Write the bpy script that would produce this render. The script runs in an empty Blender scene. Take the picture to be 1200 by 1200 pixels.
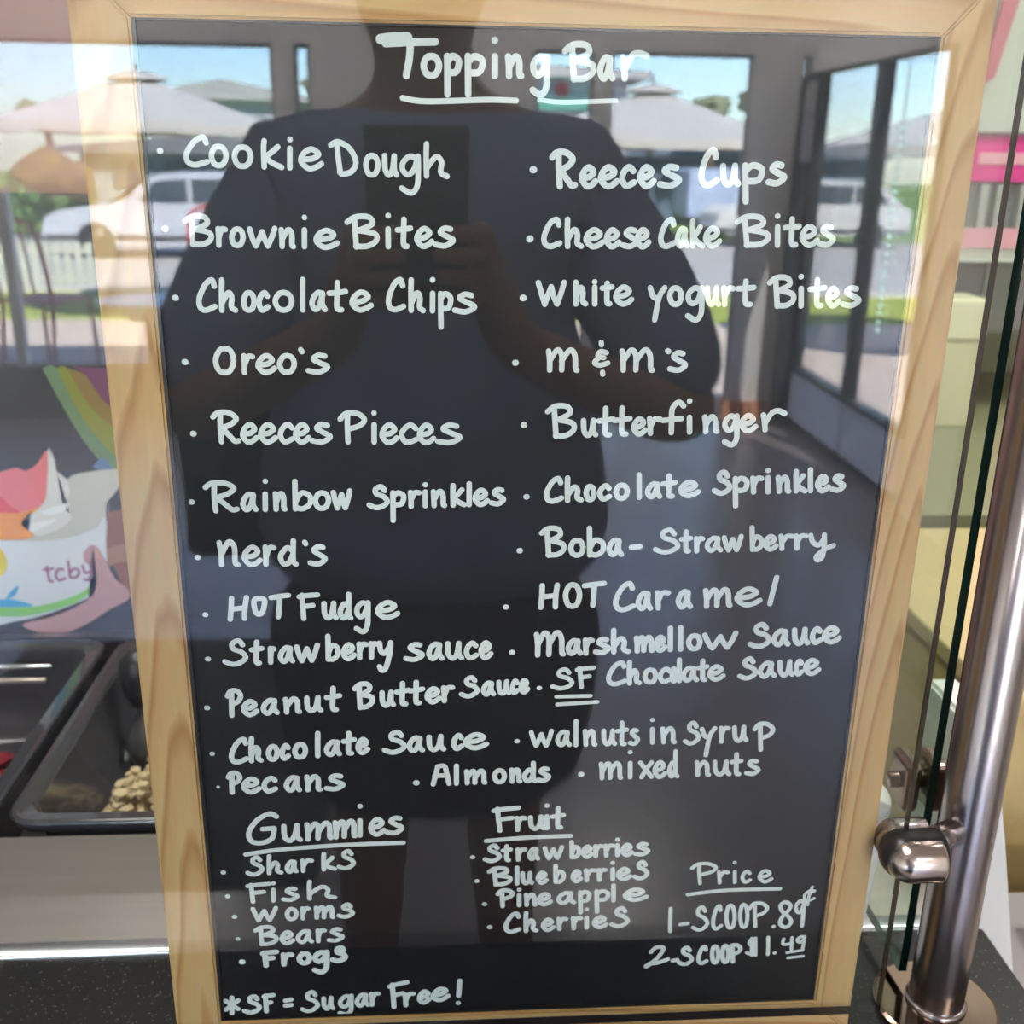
import bpy, bmesh, math, random
from mathutils import Vector, Matrix
random.seed(7)
SKY_STRENGTH = 2.3
SUN_STRENGTH = 80.0
EXPOSURE = -0.1
GUARD_REFL = 0.042
SKY_TINT = (0.62, 0.79, 1.0, 1.0)
FILL_FRONT = 130
SHIRT_COL = (0.23, 0.30, 0.50)
scene = bpy.context.scene
COL = scene.collection

# ------------------------------------------------------------------ camera
cam_data = bpy.data.cameras.new('camera')
cam_data.sensor_width = 36.0
cam_data.lens = 37.5
cam_data.clip_start = 0.01
cam_data.clip_end = 400
cam_data.dof.use_dof = True
cam_data.dof.focus_distance = 0.50
cam_data.dof.aperture_fstop = 13.0
cam = bpy.data.objects.new('camera', cam_data)
COL.objects.link(cam)
CAM_R = ((0.9979, -0.0627, 0.0155), (-0.0055, -0.3203, -0.9473), (0.0644, 0.9452, -0.3200))
CAM_C = Vector((-0.0439, -0.4839, 0.4630))
cx, cy, cz = (Vector(r) for r in CAM_R)
cy, cz = -cy, -cz
cam.matrix_world = Matrix(((cx.x, cy.x, cz.x, CAM_C.x), (cx.y, cy.y, cz.y, CAM_C.y), (cx.z, cy.z, cz.z, CAM_C.z), (0, 0, 0, 1)))
scene.camera = cam

# ------------------------------------------------------------------ sky, sun, lamps, exposure
world = bpy.data.worlds.new('sky')
scene.world = world
world.use_nodes = True
wn = world.node_tree
sky = wn.nodes.new('ShaderNodeTexSky')
sky.sky_type = 'NISHITA'
sky.sun_disc = False
sky.sun_elevation = math.radians(48)
sky.sun_rotation = math.radians(150)
sky.air_density = 0.9
sky.dust_density = 0.5
tint = wn.nodes.new('ShaderNodeMix'); tint.data_type = 'RGBA'; tint.blend_type = 'MULTIPLY'
tint.inputs['Factor'].default_value = 1.0
tint.inputs['B'].default_value = SKY_TINT
wn.links.new(sky.outputs[0], tint.inputs['A'])
wn.links.new(tint.outputs['Result'], wn.nodes['Background'].inputs[0])
wn.nodes['Background'].inputs[1].default_value = SKY_STRENGTH
sun_data = bpy.data.lights.new('sun', 'SUN')
sun_data.energy = SUN_STRENGTH
sun_data.color = (1.0, 0.95, 0.86)
sun_data.angle = 0.01
sun = bpy.data.objects.new('sun', sun_data)
sun.rotation_euler = (math.radians(-38), math.radians(14), 0)
COL.objects.link(sun)

def area_lamp(name, loc, size, size_y, power, color=(1, 0.96, 0.9)):
    d = bpy.data.lights.new(name, 'AREA')
    d.shape = 'RECTANGLE'; d.size = size; d.size_y = size_y
    d.energy = power; d.color = color
    o = bpy.data.objects.new(name, d); o.location = loc
    COL.objects.link(o)
    return o
CEIL = 1.78
FILL_LAMPS = [(-1.5, -4.45, FILL_FRONT), (0.9, -4.45, FILL_FRONT), (-0.35, -0.30, 16), (1.2, -2.2, 14), (-0.7, 0.75, 16), (1.2, 0.8, 30)]
for x, y, pw in FILL_LAMPS:
    area_lamp('ceiling_lamp', (x, y, CEIL - 0.05), 0.55, 0.55, pw)  # fill lamps added to brighten the room, all out of view

vs = scene.view_settings
vs.view_transform = 'Standard'
vs.look = 'None'
vs.exposure = EXPOSURE
vs.gamma = 1.0
vs.use_curve_mapping = False
cy_ = scene.cycles
cy_.use_denoising = True
cy_.max_bounces = 10
cy_.transparent_max_bounces = 24
cy_.glossy_bounces = 6
cy_.caustics_reflective = False
cy_.caustics_refractive = False
cy_.sample_clamp_indirect = 12

# ------------------------------------------------------------------ materials
MATS = {}
def mat(name, color, rough=0.5, metal=0.0, noise=0.0, nscale=20.0, spec=0.5, thr=(0.35, 0.75), bump=0.0, emit=0.0, noise_color=None, coat=0.0, stretch=None):
    if name in MATS: return MATS[name]
    m = bpy.data.materials.new(name); m.use_nodes = True
    nt = m.node_tree; b = nt.nodes['Principled BSDF']
    c = (*color, 1.0)
    b.inputs['Base Color'].default_value = c
    b.inputs['Roughness'].default_value = rough
    b.inputs['Metallic'].default_value = metal
    b.inputs['Specular IOR Level'].default_value = spec
    b.inputs['Coat Weight'].default_value = coat
    if emit:
        b.inputs['Emission Color'].default_value = c
        b.inputs['Emission Strength'].default_value = emit
    tc = nt.nodes.new('ShaderNodeTexCoord')
    mp = nt.nodes.new('ShaderNodeMapping')
    nt.links.new(tc.outputs['Object'], mp.inputs['Vector'])
    if stretch: mp.inputs['Scale'].default_value = stretch
    nz = nt.nodes.new('ShaderNodeTexNoise')
    nz.inputs['Scale'].default_value = nscale
    nz.inputs['Detail'].default_value = 5
    nt.links.new(mp.outputs['Vector'], nz.inputs['Vector'])
    mx = nt.nodes.new('ShaderNodeMix'); mx.data_type = 'RGBA'
    other = noise_color or tuple(v * 0.55 for v in color)
    mx.inputs['A'].default_value = c
    mx.inputs['B'].default_value = (*other, 1.0)
    rp = nt.nodes.new('ShaderNodeMapRange')
    rp.inputs['From Min'].default_value = thr[0]; rp.inputs['From Max'].default_value = thr[1]
    rp.inputs['To Max'].default_value = noise if noise else 0.06
    nt.links.new(nz.outputs['Fac'], rp.inputs['Value'])
    nt.links.new(rp.outputs['Result'], mx.inputs['Factor'])
    nt.links.new(mx.outputs['Result'], b.inputs['Base Color'])
    if bump:
        bp = nt.nodes.new('ShaderNodeBump')
        bp.inputs['Strength'].default_value = bump
        bp.inputs['Distance'].default_value = 0.002
        nt.links.new(nz.outputs['Fac'], bp.inputs['Height'])
        nt.links.new(bp.outputs['Normal'], b.inputs['Normal'])
    MATS[name] = m
    return m

def pine(name, along, offset, stretch=0.075, rings=46, dark=1.0):
    """pine with growth rings stretched along one axis"""
    m = bpy.data.materials.new(name); m.use_nodes = True
    nt = m.node_tree; b = nt.nodes['Principled BSDF']
    b.inputs['Roughness'].default_value = 0.55
    tc = nt.nodes.new('ShaderNodeTexCoord'); mp = nt.nodes.new('ShaderNodeMapping')
    mp.vector_type = 'POINT'
    mp.inputs['Location'].default_value = offset
    mp.inputs['Scale'].default_value = (1, 1, stretch) if along == 'z' else (stretch, 1, 1)
    nt.links.new(tc.outputs['Object'], mp.inputs['Vector'])
    nz = nt.nodes.new('ShaderNodeTexNoise'); nz.inputs['Scale'].default_value = 26; nz.inputs['Detail'].default_value = 3
    nt.links.new(mp.outputs['Vector'], nz.inputs['Vector'])
    add = nt.nodes.new('ShaderNodeVectorMath'); add.operation = 'MULTIPLY_ADD'
    nt.links.new(nz.outputs['Color'], add.inputs[0])
    add.inputs[1].default_value = (0.016, 0.016, 0.016)
    nt.links.new(mp.outputs['Vector'], add.inputs[2])
    wv = nt.nodes.new('ShaderNodeTexWave'); wv.wave_type = 'RINGS'; wv.rings_direction = 'SPHERICAL'
    wv.wave_profile = 'SAW'
    wv.inputs['Scale'].default_value = rings; wv.inputs['Distortion'].default_value = 0.6; wv.inputs['Detail'].default_value = 1
    nt.links.new(add.outputs['Vector'], wv.inputs['Vector'])
    cr = nt.nodes.new('ShaderNodeValToRGB')
    e = cr.color_ramp.elements
    e[0].position = 0.0; e[0].color = (0.66, 0.445, 0.205, 1)
    e[1].position = 1.0; e[1].color = (0.63, 0.41, 0.18, 1)
    k = cr.color_ramp.elements.new(0.62); k.color = (0.62, 0.395, 0.17, 1)
    k = cr.color_ramp.elements.new(0.86); k.color = (0.47, 0.25, 0.082, 1)
    nt.links.new(wv.outputs['Fac'], cr.inputs['Fac'])
    fz = nt.nodes.new('ShaderNodeTexNoise'); fz.inputs['Scale'].default_value = 420; fz.inputs['Detail'].default_value = 2
    nt.links.new(mp.outputs['Vector'], fz.inputs['Vector'])
    mx = nt.nodes.new('ShaderNodeMix'); mx.data_type = 'RGBA'; mx.blend_type = 'MULTIPLY'
    mx.inputs['Factor'].default_value = 0.22
    nt.links.new(cr.outputs['Color'], mx.inputs['A']); nt.links.new(fz.outputs['Color'], mx.inputs['B'])
    nt.links.new(mx.outputs['Result'], b.inputs['Base Color'])
    return m

def glass(name, refl, tint=(1, 1, 1), rough=0.0):
    """clear sheet glass: lets light straight through and mirrors a little, more at a grazing angle"""
    m = bpy.data.materials.new(name); m.use_nodes = True
    nt = m.node_tree; nt.nodes.remove(nt.nodes['Principled BSDF'])
    out = nt.nodes['Material Output']
    geo = nt.nodes.new('ShaderNodeNewGeometry')
    dot = nt.nodes.new('ShaderNodeVectorMath'); dot.operation = 'DOT_PRODUCT'
    nt.links.new(geo.outputs['Incoming'], dot.inputs[0]); nt.links.new(geo.outputs['Normal'], dot.inputs[1])
    ab = nt.nodes.new('ShaderNodeMath'); ab.operation = 'ABSOLUTE'
    nt.links.new(dot.outputs['Value'], ab.inputs[0])
    inv = nt.nodes.new('ShaderNodeMath'); inv.operation = 'SUBTRACT'; inv.inputs[0].default_value = 1.0
    nt.links.new(ab.outputs[0], inv.inputs[1])
    pw = nt.nodes.new('ShaderNodeMath'); pw.operation = 'POWER'; pw.inputs[1].default_value = 5.0
    nt.links.new(inv.outputs[0], pw.inputs[0])
    ma = nt.nodes.new('ShaderNodeMath'); ma.operation = 'MULTIPLY_ADD'
    ma.inputs[1].default_value = 1.0 - refl; ma.inputs[2].default_value = refl
    nt.links.new(pw.outputs[0], ma.inputs[0])
    tr = nt.nodes.new('ShaderNodeBsdfTransparent'); tr.inputs[0].default_value = (*tint, 1)
    gl = nt.nodes.new('ShaderNodeBsdfGlossy'); gl.inputs['Roughness'].default_value = rough
    mix = nt.nodes.new('ShaderNodeMixShader')
    nt.links.new(ma.outputs[0], mix.inputs[0]); nt.links.new(tr.outputs[0], mix.inputs[1]); nt.links.new(gl.outputs[0], mix.inputs[2])
    nt.links.new(mix.outputs[0], out.inputs['Surface'])
    return m

# ------------------------------------------------------------------ mesh helpers
def world_of(o):
    if o.parent: return world_of(o.parent) @ o.matrix_parent_inverse @ o.matrix_basis
    return o.matrix_basis.copy()

def attach(o, parent):
    o.parent = parent
    o.matrix_parent_inverse = world_of(parent).inverted()

def link(name, bm, m, parent=None, smooth=False):
    me = bpy.data.meshes.new(name)
    bmesh.ops.recalc_face_normals(bm, faces=bm.faces)
    bm.to_mesh(me); bm.free()
    for mm in (m if isinstance(m, (list, tuple)) else [m]): me.materials.append(mm)
    if smooth:
        for p in me.polygons: p.use_smooth = True
    o = bpy.data.objects.new(name, me); COL.objects.link(o)
    if parent: attach(o, parent)
    return o

def tag(o, label=None, cat=None, group=None, kind=None):
    if label: o['label'] = label
    if cat: o['category'] = cat
    if group: o['group'] = group
    if kind: o['kind'] = kind
    return o

def thing(name, label, cat, loc=(0, 0, 0), rz=0.0, group=None):
    o = bpy.data.objects.new(name, None); COL.objects.link(o)
    o.location = loc; o.rotation_euler = (0, 0, rz); o.empty_display_size = 0.05
    return tag(o, label, cat, group)

def box(bm, x0, x1, y0, y1, z0, z1, bev=0.0, seg=2, mi=0):
    r = bmesh.ops.create_cube(bm, size=1.0)
    vs_ = r['verts']
    for v in vs_:
        v.co = Vector(((x0 + x1) / 2 + v.co.x * (x1 - x0), (y0 + y1) / 2 + v.co.y * (y1 - y0), (z0 + z1) / 2 + v.co.z * (z1 - z0)))
    fs = set(f for v in vs_ for f in v.link_faces)
    for f in fs: f.material_index = mi
    if bev:
        es = set(e for v in vs_ for e in v.link_edges)
        bmesh.ops.bevel(bm, geom=list(es), offset=bev, segments=seg, affect='EDGES', profile=0.5)
    return bm

def nbox(name, m, parent, *a, bev=0.0, seg=2, smooth=False):
    bm = bmesh.new(); box(bm, *a, bev=bev, seg=seg)
    return link(name, bm, m, parent, smooth)

def struct(name, m, *a, bev=0.0):
    return tag(nbox(name, m, None, *a, bev=bev), kind='structure')

def tube(bm, pts, rad, seg=12, cap=True, closed=False):
    pts = [Vector(p) for p in pts]
    rad = rad if isinstance(rad, (list, tuple)) else [rad] * len(pts)
    n = len(pts); rings = []
    prev = None
    for i, p in enumerate(pts):
        if closed: t = pts[(i + 1) % n] - pts[i - 1]
        else: t = pts[min(i + 1, n - 1)] - pts[max(i - 1, 0)]
        if t.length < 1e-9: t = Vector((0, 0, 1))
        t.normalize()
        if prev is None:
            a = Vector((0, 0, 1)) if abs(t.z) < 0.9 else Vector((1, 0, 0))
            u = t.cross(a).normalized()
        else:
            u = prev - t * prev.dot(t)
            u = u.normalized() if u.length > 1e-6 else t.orthogonal().normalized()
        prev = u
        w = t.cross(u)
        rings.append([bm.verts.new(p + (u * math.cos(k * 2 * math.pi / seg) + w * math.sin(k * 2 * math.pi / seg)) * rad[i]) for k in range(seg)])
    for i in range(n if closed else n - 1):
        A, B = rings[i], rings[(i + 1) % n]
        for k in range(seg): bm.faces.new((A[k], A[(k + 1) % seg], B[(k + 1) % seg], B[k]))
    if cap and not closed:
        bm.faces.new(rings[0][::-1]); bm.faces.new(rings[-1])
    return bm

def ntube(name, m, parent, pts, rad, seg=12, closed=False):
    bm = bmesh.new(); tube(bm, pts, rad, seg, closed=closed)
    return link(name, bm, m, parent, True)

def lathe(bm, prof, c=(0, 0, 0), seg=32):
    c = Vector(c); rings = []
    for r, z in prof:
        rings.append([bm.verts.new(c + Vector((r * math.cos(k * 2 * math.pi / seg), r * math.sin(k * 2 * math.pi / seg), z))) for k in range(seg)] if r > 1e-6 else [bm.verts.new(c + Vector((0, 0, z)))])
    for A, B in zip(rings, rings[1:]):
        for k in range(seg):
            a, b = A[k % len(A)], A[(k + 1) % len(A)]
            d, e = B[k % len(B)], B[(k + 1) % len(B)]
            f = [v for i, v in enumerate((a, b, e, d)) if v not in (a, b, e, d)[:i]]
            if len(f) > 2: bm.faces.new(f)
    return bm

def prism(bm, poly, y0, y1):
    """polygon in the xz plane, given thickness along y"""
    a = [bm.verts.new((x, y0, z)) for x, z in poly]; b = [bm.verts.new((x, y1, z)) for x, z in poly]
    n = len(poly)
    for k in range(n): bm.faces.new((a[k], a[(k + 1) % n], b[(k + 1) % n], b[k]))
    fa = bm.faces.new(a); fb = bm.faces.new(b[::-1])
    bmesh.ops.triangulate(bm, faces=[fa, fb])
    return bm

def blob(bm, c, r, sub=2, jit=0.15, sc=(1, 1, 1)):
    res = bmesh.ops.create_icosphere(bm, subdivisions=sub, radius=1.0)
    ph = [random.uniform(0, 6.28) for _ in range(6)]
    for v in res['verts']:
        p = v.co.copy()
        k = 1 + jit * (math.sin(3.1 * p.x + ph[0]) * math.sin(2.7 * p.y + ph[1]) + 0.6 * math.sin(6.3 * p.z + ph[2]) * math.sin(5.9 * p.x + ph[3]) + 0.4 * random.uniform(-1, 1))
        v.co = Vector((c[0] + p.x * r * k * sc[0], c[1] + p.y * r * k * sc[1], c[2] + p.z * r * k * sc[2]))

def catmull(P, n=6):
    if len(P) < 3: return P
    Q = [P[0]] + list(P) + [P[-1]]; out = []
    for i in range(1, len(Q) - 2):
        p0, p1, p2, p3 = Q[i - 1:i + 3]
        for k in range(n):
            t = k / n
            out.append(tuple(0.5 * (2 * b + (c - a) * t + (2 * a - 5 * b + 4 * c - d) * t * t + (3 * b - a - 3 * c + d) * t ** 3) for a, b, c, d in zip(p0, p1, p2, p3)))
    out.append(P[-1])
    return out

def ribbon(bm, P, wd, y, lift=0.00022):
    """brush stroke with round ends in the xz plane; later parts of the stroke lie a hair over earlier ones"""
    P = [Vector((p[0], p[1])) for p in P]
    n = len(P); h = wd / 2
    def nrm(i):
        t = P[min(i + 1, n - 1)] - P[max(i - 1, 0)]
        t = t.normalized() if t.length > 1e-9 else Vector((1, 0))
        return t, Vector((-t.y, t.x))
    V = lambda p, i: bm.verts.new((p.x, y - lift - 3e-6 * i, p.y))
    l = []; r = []
    for i in range(n):
        t, q = nrm(i)
        l.append(V(P[i] + q * h, i)); r.append(V(P[i] - q * h, i))
    cap_pts = lambda c, q, t, k=6: [c + q * (h * math.cos(math.pi * j / (k + 1))) + t * (h * math.sin(math.pi * j / (k + 1))) for j in range(1, k + 1)]
    for i in range(n - 1): bm.faces.new((l[i], r[i], r[i + 1], l[i + 1]))
    t, q = nrm(0)
    bm.faces.new([l[0]] + [V(p, 0) for p in cap_pts(P[0], q, -t)] + [r[0]])
    t, q = nrm(n - 1)
    bm.faces.new([r[-1]] + [V(p, n) for p in reversed(cap_pts(P[-1], q, t))] + [l[-1]])

def skin(name, nodes, edges, m, parent=None, sub=2, smooth_shade=True):
    """one continuous skin grown over a skeleton: nodes {key: (x,y,z,rx,ry)}"""
    keys = list(nodes)
    me = bpy.data.meshes.new(name + '_bones')
    me.from_pydata([nodes[k][:3] for k in keys], [(keys.index(a), keys.index(b)) for a, b in edges], [])
    o = bpy.data.objects.new(name + '_bones', me); COL.objects.link(o)
    md = o.modifiers.new('skin', 'SKIN'); md.use_smooth_shade = True
    sv = me.skin_vertices[0].data
    for i, k in enumerate(keys):
        n = nodes[k]; sv[i].radius = (n[3], n[4] if len(n) > 4 else n[3])
        sv[i].use_root = (i == 0)
    ss = o.modifiers.new('sub', 'SUBSURF'); ss.levels = sub; ss.render_levels = sub
    dg = bpy.context.evaluated_depsgraph_get()
    dg.update()
    res = bpy.data.meshes.new_from_object(o.evaluated_get(dg))
    bpy.data.objects.remove(o); bpy.data.meshes.remove(me)
    res.name = name
    res.materials.clear(); res.materials.append(m)
    for p in res.polygons: p.use_smooth = smooth_shade
    ob = bpy.data.objects.new(name, res); COL.objects.link(ob)
    if parent: attach(ob, parent)
    return ob

def copy_tree(o, parent=None):
    c = o.copy(); COL.objects.link(c)
    if parent: c.parent = parent
    for ch in list(o.children): copy_tree(ch, c)
    return c
# ------------------------------------------------------------------ palette
STEEL = mat('brushed_steel', (0.43, 0.39, 0.39), 0.24, 1.0, noise=0.35, nscale=90, stretch=(1, 1, 0.03))
DECK = mat('stainless_deck', (0.50, 0.47, 0.43), 0.34, 1.0, noise=0.25, nscale=60, stretch=(0.1, 1, 1))
STEEL_LIP = mat('polished_lip', (0.62, 0.67, 0.70), 0.25, 1.0)
GRANITE = mat('black_granite', (0.010, 0.010, 0.011), 0.30, noise=1.0, nscale=520, noise_color=(0.16, 0.16, 0.16), spec=0.3, thr=(0.63, 0.72))
BOARD = mat('chalkboard_black', (0.004, 0.004, 0.006), 0.5, noise=0.6, nscale=900, noise_color=(0.010, 0.010, 0.014), spec=0.3)
INK = mat('chalk_marker', (0.72, 0.80, 0.82), 0.8, noise=0.3, nscale=160, noise_color=(0.60, 0.69, 0.71))
BLACK = mat('black_plastic', (0.012, 0.012, 0.014), 0.35)
EDGE_GREEN = mat('green_glass_edge', (0.004, 0.035, 0.028), 0.12)
EDGE_DARK = mat('dark_glass_edge', (0.02, 0.016, 0.02), 0.1)
WALL_IN = mat('painted_wall', (0.62, 0.58, 0.54), 0.8)
WALL_MAUVE = mat('mauve_wall', (0.30, 0.185, 0.165), 0.8)
WALL_GREY = mat('offwhite_wall', (0.50, 0.51, 0.48), 0.8)
TRIM_G = mat('taupe_trim', (0.66, 0.64, 0.66), 0.5)
CEILM = mat('ceiling_paint', (0.55, 0.52, 0.50), 0.9)
FLOORM = mat('sealed_floor', (0.24, 0.215, 0.225), 0.26, noise=0.4, nscale=6, spec=0.5)
BRICK = mat('terracotta_brick', (0.55, 0.24, 0.13), 0.8, noise=0.5, nscale=30)
CREAM = mat('cream_laminate', (0.60, 0.56, 0.36), 0.5)
OLIVE = mat('olive_panel', (0.27, 0.26, 0.15), 0.5)
DARKGREY = mat('dark_grey_plastic', (0.10, 0.10, 0.10), 0.45)
MIDGREY = mat('mid_grey_metal', (0.30, 0.30, 0.30), 0.4, 0.3)
PINK = mat('pink_sign', (0.70, 0.04, 0.28), 0.5)
PINKPALE = mat('pale_pink', (0.75, 0.35, 0.45), 0.5)
WHITE = mat('white_plastic', (0.78, 0.78, 0.76), 0.5)

# ------------------------------------------------------------------ setting
FZ = -0.924
SX = 1.83                       # glazed side wall to the right of the photographer
WY = -5.25                      # street-side window wall
struct('floor', FLOORM, -3.4, SX + 0.1, WY - 0.1, 2.05, FZ - 0.08, FZ)
struct('ceiling', CEILM, -3.4, SX + 0.1, WY - 0.1, 2.05, CEIL, CEIL + 0.1)
struct('floor_kitchen', FLOORM, SX + 0.1, 2.75, -1.3, 2.05, FZ - 0.08, FZ)
struct('ceiling_kitchen', CEILM, SX + 0.1, 2.75, -1.3, 2.05, CEIL, CEIL + 0.1)
struct('wall_left', WALL_IN, -3.5, -3.4, WY - 0.1, 2.05, FZ, CEIL)
struct('wall_right', WALL_IN, 2.75, 2.85, -1.25, 2.05, FZ, CEIL)
struct('wall_rightjog', WALL_IN, SX, 2.85, -1.35, -1.25, FZ, CEIL)
struct('wall_rightpier', WALL_IN, SX, SX + 0.1, -3.62, -1.35, FZ, CEIL)
struct('wall_rightheader', TRIM_G, SX, SX + 0.1, -5.35, -3.62, 0.865, CEIL)
struct('wall_back', WALL_MAUVE, -3.4, 0.55, 1.95, 2.05, FZ, CEIL)
struct('wall_backright', WALL_GREY, 0.55, 2.75, 1.95, 2.05, FZ, CEIL)
H0 = 0.945                      # head of the windows
struct('wall_front_header', TRIM_G, -3.4, SX, WY - 0.08, WY, H0, CEIL)
struct('trim_1', TRIM_G, -0.866, -0.767, WY - 0.08, WY, FZ, H0)
struct('trim_2', TRIM_G, -0.685, -0.60, WY - 0.08, WY, FZ, H0)
struct('wall_front_pier', TRIM_G, -0.60, 0.30, WY - 0.06, WY, FZ, H0)
struct('trim_3', TRIM_G, 0.721, 0.806, WY - 0.08, WY, FZ, H0)
struct('trim_4', TRIM_G, 1.535, 1.783, WY - 0.08, WY, FZ, H0)
struct('trim_5', TRIM_G, 0.30, 0.42, WY - 0.08, WY, FZ, H0)
struct('wall_front_sill', mat('sill_brown', (0.10, 0.09, 0.09), 0.7), -3.4, -0.866, WY - 0.08, WY, FZ, -0.655)
struct('trim_6', TRIM_G, -0.767, -0.685, WY - 0.07, WY, FZ, 0.40)
struct('wall_front_brick', BRICK, 1.50, SX, WY - 0.10, WY + 0.03, FZ, -0.83)
struct('trim_7', TRIM_G, -2.275, -2.225, WY - 0.06, WY, -0.655, 0.25)
PANE = glass('window_glass', 0.03, (0.97, 0.98, 0.98))
FRAME_D = mat('window_bead', (0.30, 0.30, 0.31), 0.5)
def window(n, x0, x1, z0, z1):
    w = tag(nbox('window_%d' % n, PANE, None, x0, x1, WY - 0.043, WY - 0.037, z0, z1), kind='structure')
    bm = bmesh.new()
    t = 0.018
    for a in ((x0, x1, z0, z0 + t), (x0, x1, z1 - t, z1), (x0, x0 + t, z0, z1), (x1 - t, x1, z0, z1)):
        box(bm, a[0], a[1], WY - 0.055, WY - 0.025, a[2], a[3])
    link('window_bead', bm, FRAME_D, w)
    return w
window(1, -3.4, -0.866, -0.655, H0)
window(2, -0.767, -0.685, 0.40, H0)
window(3, 0.42, 0.721, FZ, H0)
window(4, 0.806, 1.535, FZ, H0)
window(5, 1.783, SX, -0.83, H0)
FRAME_B = mat('black_frame', (0.03, 0.033, 0.038), 0.4)
for n, ya, yb in ((6, -5.10, -4.345), (7, -4.31, -3.66)):
    w = tag(nbox('window_%d' % n, PANE, None, SX + 0.02, SX + 0.026, ya, yb, -0.60, 0.85), kind='structure')
    bm = bmesh.new(); t = 0.02
    for a in ((ya, yb, -0.625, -0.60), (ya, yb, 0.85, 0.865), (ya - .015, ya + t, -0.625, 0.865), (yb - t, yb + .015, -0.625, 0.865)):
        box(bm, SX - 0.005, SX + 0.05, a[0], a[1], a[2], a[3])
    link('window_frame', bm, FRAME_B, w)
struct('trim_9', FRAME_B, SX, SX + 0.06, -5.35, -5.112, FZ, 0.865)
struct('wall_rightknee', FRAME_B, SX + 0.03, SX + 0.1, -5.35, -3.62, FZ, -0.626)

# added fill lamps, unseen (the lamps' own light is set at the top)
LAMPM = mat('lamp_diffuser', (1.0, 0.96, 0.9), 0.5, emit=3.0)
names = ['square white ceiling light near the window wall, left of the photographer', 'square white ceiling light near the window wall, right of the photographer',
         'square white ceiling light above the customer side of the counter, left', 'square white ceiling light above the customer side of the counter, right',
         'square white ceiling light behind the counter, left', 'square white ceiling light behind the counter, right']
for (x, y, pw), nm in zip(FILL_LAMPS, names):
    t = thing('ceiling_light', nm, 'ceiling light', (x, y, CEIL), group='square ceiling lights')
    bm = bmesh.new()
    for a in ((-.32, .32, -.32, -.28), (-.32, .32, .28, .32), (-.32, -.28, -.28, .28), (.28, .32, -.28, .28)):
        box(bm, x + a[0], x + a[1], y + a[2], y + a[3], CEIL - 0.045, CEIL)
    link('lamp_frame', bm, WHITE, t)
    nbox('lamp_diffuser', LAMPM, t, x - .28, x + .28, y - .28, y + .28, CEIL - 0.03, CEIL - 0.01)

# ------------------------------------------------------------------ serving counter
CT = -0.024
ctr = thing('serving_counter', 'serving counter with black granite ledge and stainless steel topping deck', 'counter', (-0.45, 0.3, FZ))
bm = bmesh.new(); box(bm, -1.9, 0.315, -0.104, 0.0825, CT - 0.03, CT, bev=0.002); link('granite_ledge', bm, GRANITE, ctr)
bm = bmesh.new(); box(bm, -1.9, 0.30, 0.080, 0.094, CT - 0.04, CT + 0.0035, bev=0.0025, seg=3); link('steel_lip', bm, STEEL_LIP, ctr, True)
bm = bmesh.new()
box(bm, -1.9, 0.30, 0.094, 0.212, CT - 0.03, CT - 0.002)
box(bm, -1.9, 0.30, 0.560, 0.70, CT - 0.03, CT - 0.002)
box(bm, 0.06, 0.30, 0.212, 0.560, CT - 0.03, CT - 0.002)
link('steel_deck', bm, DECK, ctr)
bm = bmesh.new(); box(bm, -1.9, 0.30, -0.02, 0.70, FZ, CT - 0.20); link('counter_base', bm, mat('counter_front', (0.22, 0.19, 0.18), 0.6), ctr)
bm = bmesh.new(); box(bm, -1.9, 0.30, -0.02, 0.20, CT - 0.22, CT - 0.031); box(bm, -1.9, 0.30, 0.57, 0.70, CT - 0.22, CT - 0.031); box(bm, 0.07, 0.30, 0.2, 0.57, CT - 0.22, CT - 0.031); link('counter_rim', bm, mat('counter_front', (0.22, 0.19, 0.18), 0.6), ctr)

# topping pans let into the deck
PANM = mat('smoke_polycarbonate', (0.055, 0.052, 0.06), 0.18, coat=0.4)
PANRIM = mat('smoke_rim', (0.04, 0.04, 0.047), 0.16, coat=0.5)
def rrect(x0, x1, y0, y1, r, n=5):
    out = []
    for cx_, cy2, a0 in ((x1 - r, y1 - r, 0), (x0 + r, y1 - r, 90), (x0 + r, y0 + r, 180), (x1 - r, y0 + r, 270)):
        for k in range(n + 1):
            a = math.radians(a0 + 90 * k / n); out.append((cx_ + r * math.cos(a), cy2 + r * math.sin(a)))
    return out
def loops(bm, L):
    rings = [[bm.verts.new((x, y, z)) for x, y in rrect(*a)] for *a, z in L]
    n = len(rings[0])
    for A, B in zip(rings, rings[1:]):
        for k in range(n): bm.faces.new((A[k], A[(k + 1) % n], B[(k + 1) % n], B[k]))
    return rings
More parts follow.
